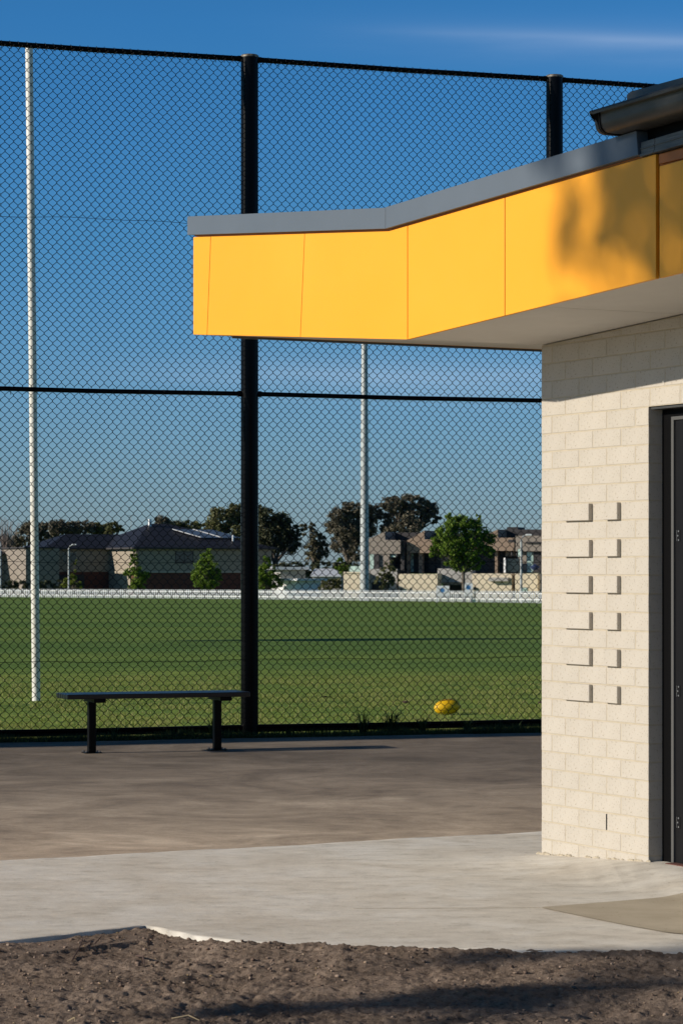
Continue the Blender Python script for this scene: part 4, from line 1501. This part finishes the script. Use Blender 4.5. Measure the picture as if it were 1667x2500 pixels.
# ------------------------------------------------------------------ left house
HY = 300.0
kx = HY / F
phi = math.radians(26)
hc = P(332, 1442, HY)
house = empty('two_storey_house', (hc.x, hc.y, gz(HY)), phi, 'two storey beige and red brick house with dark hipped roofs and solar panels', 'house')
zE = 4.1 - gz(HY)
zM = (CH - (1396 - HZ) * kx) - gz(HY)
zR = 6.9 - gz(HY)
RW, RD = 16.5, 15.0      # right block
LW, LO = 7.4, 8.2       # left block, set back by LO


def hbox(name, x0, x1, y0, y1, z0_, z1_, ma_, parent=None, **kw):
    return MB().box(x0, x1, y0, y1, z0_, z1_).build(name, M[ma_], parent or house, **kw)


hbox('upper_wall', 0, RW, 0, RD, zM, zE, 'render')
hbox('lower_wall', 0.06, RW - 0.06, 0.06, RD, -0.2, zM - 0.004, 'redbrick')
hbox('upper_wall', -LW, -0.004, LO, LO + 8, zM, zE, 'render')
hbox('lower_wall', -LW + 0.06, -0.004, LO + 0.06, LO + 8, -0.2, zM - 0.004, 'redbrick')
hbox('side_render', -0.05, -0.004, 1.6, LO, zM - 1.9, zM - 0.006, 'render')
hbox('string_course', -0.09, RW + 0.09, -0.09, RD, zM - 0.10, zM + 0.05, 'frame')
# hip roofs
ov = 0.55
mb = MB()
A = [(-ov, -ov, zE), (RW + ov, -ov, zE), (RW + ov, RD + ov, zE), (-ov, RD + ov, zE)]
R1, R2 = (4.6, 7.4, zR), (6.8, 7.4, zR)
mb.v = A + [R1, R2]
mb.f = [(0, 1, 5, 4), (1, 2, 5), (2, 3, 4, 5), (3, 0, 4), (0, 3, 2, 1)]
rf = mb.build('roof', M['rooftile'], house)
mb = MB()
lz = (CH - (1301 - HZ) * kx) - gz(HY)
mb.v = [(-LW - ov, LO - ov, zE), (1.0, LO - ov, zE), (1.0, LO + 8 + ov, zE), (-LW - ov, LO + 8 + ov, zE), (-LW + 3.6, LO + 4, lz), (3.0, LO + 4, lz)]
mb.f = [(0, 1, 5, 4), (1, 2, 5), (2, 3, 4, 5), (3, 0, 4), (0, 3, 2, 1)]
rf2 = mb.build('roof', M['rooftile'], house)
hbox('gutter', -ov, RW + ov, -ov - 0.1, -ov, zE - 0.16, zE + 0.02, 'darkwall')
hbox('gutter', -ov - 0.1, -ov, -ov, LO - ov, zE - 0.16, zE + 0.02, 'darkwall')
hbox('gutter', -LW - ov, -0.7, LO - ov - 0.1, LO - ov, zE - 0.16, zE + 0.02, 'darkwall')
# roof fittings
hbox('roof_vent', 4.2, 4.5, 6.5, 6.8, zR - 0.4, zR + 0.5, 'whitepaint', rf)
hbox('roof_vent', 12.4, 12.55, 1.6, 1.75, zE + 0.4, zE + 1.5, 'whitepaint', rf)
MB().tube([(2.0, 6.5, zR - 0.5), (2.0, 6.5, zR + 0.9)], 0.03, 6).build('antenna', M['galv'], rf)
MB().box(1.4, 2.6, 6.49, 6.51, zR + 0.85, zR + 0.9).build('antenna_arm', M['galv'], rf)
# solar panels lying on the front slope
sl = Vector((0, 7.4 + ov, zR - zE)).normalized()
nrm = Vector((0, -sl.z, sl.y))
for k in range(2):
    x0 = 8.0 + k * 2.6
    p0 = Vector((x0, -ov, zE)) + sl * 3.1 + nrm * 0.10
    # follow the front slope
    a = p0 + Vector((0.9, 0, 0))
    quad = [a, a + Vector((2.3, 0, 0)), a + Vector((0.6, 0, 0)) + sl * 2.8, a + Vector((-1.5, 0, 0)) + sl * 2.8]
    quad = [a, a + Vector((2.3, 0, 0)), a + Vector((2.3 - 2.4, 0, 0)) + sl * 2.9, a + Vector((-2.4, 0, 0)) + sl * 2.9]
    MB().prism(quad, nrm * 0.06).build('solar_panel', M['solar'], rf)
    q2 = [quad[0] + nrm * 0.065 - Vector((0.18, 0, 0)), quad[0] + nrm * 0.065, quad[3] + nrm * 0.065, quad[3] + nrm * 0.065 - Vector((0.18, 0, 0))]
    MB().prism(q2, nrm * 0.05).build('panel_frame', M['whitepaint'], rf)


def window(parent, x0, x1, z0_, z1_, y, gm='glass', mull=1, fm='frame'):
    f_ = MB()
    t_ = 0.07
    f_.box(x0, x1, y - 0.05, y - 0.004, z0_, z0_ + t_)
    f_.box(x0, x1, y - 0.05, y - 0.004, z1_ - t_, z1_)
    for k in range(mull + 2):
        xx_ = x0 + (x1 - x0 - t_) * k / (mull + 1)
        f_.box(xx_, xx_ + t_, y - 0.05, y - 0.004, z0_ + t_, z1_ - t_)
    w_ = f_.build('window', M[fm], parent)
    for k in range(mull + 1):
        xa = x0 + (x1 - x0 - t_) * k / (mull + 1) + t_
        xb = x0 + (x1 - x0 - t_) * (k + 1) / (mull + 1)
        MB().box(xa, xb, y - 0.025, y - 0.006, z0_ + t_, z1_ - t_).build('pane', M[gm], w_)
    return w_


window(house, 4.7, 6.9, zE - 1.75, zE - 0.45, 0, 'glass', 1, 'darkwall')
window(house, -5.6, -3.9, zE - 1.7, zE - 0.5, LO, 'glass', 1, 'frame')
hbox('flat_wing', -LW - 3.9, -LW - 0.01, 4.4, LO + 7, -0.2, zE - 0.1, 'greytaupe')
hbox('flat_roof', -LW - 4.2, -LW - 0.6, 4.1, LO + 7, zE - 0.095, zE + 0.05, 'darkwall')
hbox('garage_door', -6.8, -3.0, LO - 0.05, LO + 0.05, 0, 2.3, 'darkwall')
MB().tube([(-0.10, 0.15, 0), (-0.10, 0.15, zE)], 0.05, 6).build('downpipe', M['render'], house)
MB().tube([(0.15, -0.16, 0), (0.15, -0.16, zE)], 0.05, 6).build('downpipe', M['darkwall'], house)

# neighbouring house at the far left
nb = empty('neighbour_house', tuple(P(40, 1440, 306))[:2] + (gz(306),), phi, 'dark walled house partly behind the white goal post at the far left', 'house')
hz_ = 4.6
MB().box(-9, -0.6, 0, 9, -0.2, hz_).build('wall', M['greytaupe'], nb)
MB().box(-0.596, 0.9, -0.4, 9, -0.2, hz_ + 0.2).build('dark_bay', M['darkwall'], nb)
mb = MB()
mb.v = [(-9.6, -0.6, hz_), (-0.6, -0.6, hz_), (-0.6, 9.6, hz_), (-9.6, 9.6, hz_), (-6, 4.5, hz_ + 1.6), (-4, 4.5, hz_ + 1.6)]
mb.f = [(0, 1, 5, 4), (1, 2, 5), (2, 3, 4, 5), (3, 0, 4), (0, 3, 2, 1)]
mb.build('roof', M['rooftile'], nb)

# sheds in the middle
psi = math.radians(-16)


def sbox(name, u0, u1, v0, v1, Yd, D, ma_, parent, ang=psi, origin=None, **kw):
    """box whose front face spans u0..u1, v0..v1 at distance Yd; in the parent's local frame"""
    k = Yd / F
    Wd = (u1 - u0) * k / math.cos(ang)
    p = Vector(((u0 - 833) * k, Yd, 0)) - origin
    R = Matrix.Rotation(-ang, 3, 'Z')
    p = R @ p
    za = CH - (v1 - HZ) * k - origin.z
    zb_ = CH - (v0 - HZ) * k - origin.z
    return MB().box(p.x, p.x + Wd, p.y, p.y + D, za, zb_).build(name, M[ma_], parent, **kw)


def building(name, u, Yd, label, cat, ang=psi, group=None):
    k = Yd / F
    o_ = Vector(((u - 833) * k, Yd, gz(Yd)))
    return empty(name, tuple(o_), ang, label, cat, group), o_


sh, so = building('shed', 684, 250, 'small white shed with two dark windows behind the picket fence', 'shed', math.radians(-35))
a35 = math.radians(-35)
sbox('wall', 676, 722, 1418, 1462, 250, 4.0, 'whitepaint', sh, a35, so)
sbox('roof', 670, 726, 1412.5, 1417.8, 249.2, 5.2, 'whiteroof', sh, a35, so)
for a_ in (677, 704):
    wf = sbox('window', a_, a_ + 11, 1422, 1433, 249.9, 0.08, 'darkwall', sh, a35, so)
    sbox('pane', a_ + 1, a_ + 10, 1423, 1432, 249.84, 0.05, 'glass', wf, a35, so)
a10 = math.radians(10)
sh2, so2 = building('garage', 676, 262, 'dark grey garage with a pale sloping roof left of the sheds', 'garage', math.radians(10))
sbox('wall', 684, 745, 1388, 1462, 262, 6, 'greywall', sh2, a10, so2)
sbox('roof', 670, 754, 1384, 1391, 261.3, 8, 'whiteroof', sh2, a10, so2)
sh3, so3 = building('long_shed', 756, 258, 'long low shed with a bright pale metal roof left of the light pole', 'shed', math.radians(-8))
am8 = math.radians(-8)
sbox('wall', 762, 832, 1407, 1462, 258, 5, 'greywall', sh3, am8, so3)
k3 = 258 / F
mb = MB()
q0_ = so3
def l3(u, v, Yd):
    return Matrix.Rotation(-am8, 3, 'Z') @ (P(u, v, Yd) - q0_)
mb.v = [tuple(l3(756, 1406, 257.5)), tuple(l3(834, 1406, 257.5)), tuple(l3(820, 1388, 264)), tuple(l3(768, 1388, 264)), tuple(l3(756, 1408, 257.5)), tuple(l3(834, 1408, 257.5)), tuple(l3(820, 1390, 264)), tuple(l3(768, 1390, 264))]
mb.f = [(0, 1, 2, 3), (4, 7, 6, 5), (0, 4, 5, 1), (1, 5, 6, 2), (2, 6, 7, 3), (3, 7, 4, 0)]
mb.build('roof', M['whiteroof'], sh3)
sh4, so4 = building('low_building', 688, 300, 'low pale roofed building glimpsed between the trees behind the sheds', 'building', 0.0)
sbox('wall', 700, 800, 1398, 1450, 300, 6, 'greywall', sh4, 0.0, so4)
sbox('roof', 690, 812, 1392, 1398, 299, 8, 'whiteroof', sh4, 0.0, so4)

# ------------------------------------------------------------------ townhouses
TY = 232.0


def pparapet(parent, org, pts_uv, Yd, D, ma_, name='parapet', ang=psi):
    R = Matrix.Rotation(-ang, 3, 'Z')
    k = Yd / F
    u0 = pts_uv[0][0]
    p0 = R @ (Vector(((u0 - 833) * k, Yd, 0)) - org)
    base = []
    for (u, v) in pts_uv:
        base.append(Vector((p0.x + (u - u0) * k / math.cos(ang), p0.y, CH - (v - HZ) * k - org.z)))
    return MB().prism(base, (0, D, 0)).build(name, M[ma_], parent)


def swin(parent, org, u0, u1, v0, v1, Yd, gm, n=1, ang=psi, fm='darkwall'):
    wf = sbox('window', u0, u1, v0, v1, Yd, 0.10, fm, parent, ang, org)
    w = (u1 - u0) / n
    for i in range(n):
        sbox('pane', u0 + i * w + 1.0, u0 + (i + 1) * w - 1.0, v0 + 1, v1 - 1, Yd - 0.03, 0.02, gm, wf, ang, org)
    return wf


# A: leftmost, grey taupe, beside the pole
tA, oA = building('townhouse', 896, TY, 'grey taupe townhouse immediately right of the light pole with a raked parapet', 'house', psi, 'brown townhouses beyond the oval')
pparapet(tA, oA, [(897, 1352), (976, 1352), (976, 1319), (939, 1318), (939, 1298), (916, 1308), (897, 1316)], TY, 5, 'greytaupe', 'upper_wall')
sbox('dark_roof', 940, 1022, 1300, 1318.5, TY + 3, 6, 'darkwall', tA, psi, oA)
sbox('mid_wall', 897, 950, 1352.3, 1396, TY + 0.1, 5, 'greytaupe', tA, psi, oA)
sbox('recess_wall', 950.3, 996, 1352.3, 1400, TY + 1.6, 3, 'darkwall', tA, psi, oA)
swin(tA, oA, 901, 924, 1352.8, 1392, TY - 0.15, 'paleglass', 2)
swin(tA, oA, 941, 966, 1353, 1361, TY - 0.15, 'paleglass', 1)
sbox('grey_wall', 886, 968, 1389, 1460, TY - 1.0, 0.8, 'greywall', tA, psi, oA)
sbox('garage_opening', 907, 934, 1421, 1458, TY - 1.25, 0.22, 'darkwall', tA, psi, oA)
sbox('side_wall', 968.5, 974, 1392, 1460, TY - 1.6, 1.5, 'darkwall', tA, psi, oA)
# pergola post and beam
sbox('column', 977, 985.5, 1320, 1400, TY - 0.4, 0.4, 'darkwall', tA, psi, oA)
MB().tube([tuple(Matrix.Rotation(-psi, 3, 'Z') @ (P(968, 1360, TY - 0.6) - oA)), tuple(Matrix.Rotation(-psi, 3, 'Z') @ (P(968, 1326, TY - 0.6) - oA))], 0.10, 8).build('flue', M['darkwall'], tA)

# cream building left of the pole
tZ, oZ = building('cream_annex', 838, TY - 3, 'cream rendered annex cut by the light pole with a balcony rail on top', 'house', psi)
sbox('wall', 838, 884, 1400, 1460, TY - 3, 6, 'cream', tZ, psi, oZ)
sbox('parapet', 838, 886, 1396, 1399.6, TY - 3.1, 1, 'cream', tZ, psi, oZ)
sbox('glass_balustrade', 852, 880, 1382, 1395.5, TY - 2.8, 0.1, 'paleglass', tZ, psi, oZ)
swin(tZ, oZ, 869, 876, 1434, 1446, TY - 3.15, 'glass')

# B: middle, brown, with the raked parapet
tB, oB = building('townhouse', 990, TY, 'warm brown townhouse with a steep raked parapet left of the green tree', 'house', psi, 'brown townhouses beyond the oval')
pparapet(tB, oB, [(992, 1350), (1075, 1350), (1075, 1317), (1035, 1317), (1035, 1295), (1010, 1310), (992, 1320)], TY, 5, 'taupe', 'upper_wall')
sbox('dark_roof', 1036, 1190, 1303, 1317, TY + 3, 6, 'darkwall', tB, psi, oB)
sbox('recess_wall', 998, 1112, 1350.4, 1400, TY + 1.8, 3, 'darkwall', tB, psi, oB)
sbox('column', 992, 998, 1350.3, 1400, TY + 0.1, 0.5, 'taupe', tB, psi, oB)
sbox('column', 1021, 1030, 1350.4, 1400, TY + 0.1, 0.6, 'taupe', tB, psi, oB)
swin(tB, oB, 1000, 1019, 1351, 1397, TY + 1.2, 'paleglass', 2)
swin(tB, oB, 1034, 1060, 1362, 1397, TY + 1.2, 'glass', 2)
pparapet(tB, oB, [(1075.4, 1397), (1112, 1397), (1112, 1317), (1075.4, 1317)], TY + 1.0, 5, 'taupe', 'side_wing')
wB = sbox('garden_wall', 972, 1066, 1401, 1462, TY - 2.5, 1.5, 'cream', tB, psi, oB)
for a_, b_ in ((974, 981), (998, 1006), (1041, 1050)):
    swin(tB, oB, a_, b_, 1434, 1444, TY - 2.75, 'glass')
sbox('grey_wall', 1067, 1150, 1388, 1424, TY - 1.8, 1.2, 'greywall', tB, psi, oB)
sbox('carport_shade', 1080, 1124, 1424.3, 1460, TY - 0.8, 0.3, 'darkwall', tB, psi, oB)
sbox('carport_beam', 1080, 1124, 1421, 1428, TY - 2.2, 0.3, 'taupe', tB, psi, oB)
sbox('cream_pier', 1126, 1150, 1424.4, 1460, TY - 1.7, 0.8, 'cream', tB, psi, oB)

# C: right of the tree
tC, oC = building('townhouse', 1193, TY, 'brown townhouse half hidden by the right side of the green tree', 'house', psi, 'brown townhouses beyond the oval')
pparapet(tC, oC, [(1150, 1345), (1252, 1345), (1252, 1313), (1213, 1313), (1213, 1293), (1193, 1301), (1150, 1318)], TY, 5, 'taupe', 'upper_wall')
sbox('dark_roof', 1214, 1330, 1293, 1312.5, TY + 3, 6, 'darkwall', tC, psi, oC)
sbox('roof_box', 1236, 1262, 1287, 1293, TY + 4, 3, 'darkwall', tC, psi, oC)
sbox('recess_wall', 1150, 1256, 1345.4, 1400, TY + 1.8, 3, 'darkwall', tC, psi, oC)
sbox('column', 1207, 1213.5, 1345.4, 1399, TY + 0.1, 0.6, 'taupe', tC, psi, oC)
sbox('mid_wall', 1233, 1254, 1345.4, 1358, TY + 0.1, 0.6, 'taupe', tC, psi, oC)
swin(tC, oC, 1216, 1236, 1348, 1397, TY + 1.4, 'glass', 2)
sbox('glass_balustrade', 1228, 1266, 1364, 1397, TY - 0.9, 0.06, 'glass', tC, psi, oC)
sbox('balustrade_post', 1228, 1233, 1362, 1398, TY - 1.0, 0.1, 'whitepaint', tC, psi, oC)
sbox('garden_wall', 1151, 1246, 1400, 1462, TY - 3, 2.6, 'cream', tC, psi, oC)
sbox('awning', 1191, 1238, 1410, 1419, TY - 3.9, 0.8, 'greywall', tC, psi, oC)
sbox('door_recess', 1197, 1224, 1420, 1456, TY - 3.12, 0.1, 'greytaupe', tC, psi, oC)
sbox('door', 1217, 1224, 1432, 1450, TY - 3.2, 0.06, 'darkwall', tC, psi, oC)
swin(tC, oC, 1177, 1187, 1434, 1446, TY - 3.2, 'paleglass')
swin(tC, oC, 1154, 1160, 1433, 1441, TY - 3.2, 'glass')
for u_ in (1248.5, 1260):
    R_ = Matrix.Rotation(-psi, 3, 'Z')
    MB().tube([tuple(R_ @ (P(u_, 1358, TY - 0.7) - oC)), tuple(R_ @ (P(u_, 1322, TY - 0.7) - oC))], 0.09, 8).build('flue', M['darkwall'], tC)
    MB().box(-0.28, 0.28, -0.28, 0.28, -0.12, 0.12, Matrix.Translation(R_ @ (P(u_, 1321, TY - 0.7) - oC))).build('flue_cowl', M['darkwall'], tC)

# D: far right, grey taupe, running behind the brick pier
tD, oD = building('townhouse', 1256, TY - 1, 'grey taupe townhouse next to the brick pier with tall pale windows', 'house', psi, 'brown townhouses beyond the oval')
sbox('upper_wall', 1257, 1400, 1308, 1346, TY - 1, 5, 'greytaupe', tD, psi, oD)
sbox('ledge', 1281, 1400, 1323, 1326.5, TY - 1.4, 0.5, 'darkwall', tD, psi, oD)
sbox('mid_wall', 1262, 1400, 1346.3, 1399, TY - 0.6, 3, 'greytaupe', tD, psi, oD)
swin(tD, oD, 1262, 1271, 1340, 1360, TY - 1.15, 'paleglass')
swin(tD, oD, 1284, 1318, 1347, 1398, TY - 0.85, 'paleglass', 2)
swin(tD, oD, 1322, 1350, 1347, 1398, TY - 0.85, 'paleglass', 2)
sbox('garden_wall', 1256, 1310, 1400, 1462, TY - 4.2, 2.6, 'cream', tD, psi, oD)
sbox('letter_slot', 1274, 1283, 1413, 1416, TY - 4.3, 0.1, 'darkwall', tD, psi, oD)
swin(tD, oD, 1272, 1286, 1434, 1446, TY - 4.4, 'paleglass')
sbox('garden_wall', 1322, 1400, 1400, 1462, TY - 6.5, 2.6, 'cream', tD, psi, oD)
# blue satellite dish / umbrella on the balcony
p = P(1304, 1384, TY - 3.5)
um = empty('parasol', (p.x, p.y, oD.z + 3.0), 0, 'folded dark blue parasol on the balcony next to the brick pier', 'parasol')
MB().tube([(0, 0, 0), (0, 0, p.z - oD.z - 2.8)], 0.03, 6).build('pole', M['galv'], um)
MB().tube([(0, 0, p.z - oD.z - 3.25), (0, 0, p.z - oD.z - 3.0), (0, 0, p.z - oD.z - 2.75)], [0.2, 0.42, 0.02], 12).build('canopy', mat('navy_cloth', (0.02, 0.04, 0.12), 0.8), um, smooth=True)

# sponsor boards by the fence
for (u0, u1, v0, v1, lab) in ((1064, 1096, 1430, 1444, 'white sign board with a blue print just left of the green tree trunk'), (1133, 1153, 1423, 1444, 'upright white sign board with a blue print just right of the green tree trunk')):
    Yd = 190.0
    k = Yd / F
    e = empty('sign_board', ((u0 - 833) * k, Yd, gz(Yd)), 0, lab, 'sign')
    zz0 = CH - (v1 + 22 - HZ) * k - gz(Yd)
    zz1 = CH - (v0 - HZ) * k - gz(Yd)
    zf_ = max(0.4, CH - (v1 - HZ) * k - gz(Yd) - 0.3)
    wd = (u1 - u0) * k
    MB().box(0, wd, 0, 0.05, zf_, zz1).build('board', M['whitepaint'], e)
    MB().box(0.04, 0.1, 0.052, 0.11, 0, zf_ + 0.2).build('leg', M['galv'], e)
    MB().box(wd - 0.1, wd - 0.04, 0.052, 0.11, 0, zf_ + 0.2).build('leg', M['galv'], e)
    MB().tube([(wd * 0.45, -0.004, zz1 - 0.32), (wd * 0.45, -0.010, zz1 - 0.32)], 0.16, 14).build('print', M['bluesign'], e)
# windows' lights: wall lamps on the townhouses
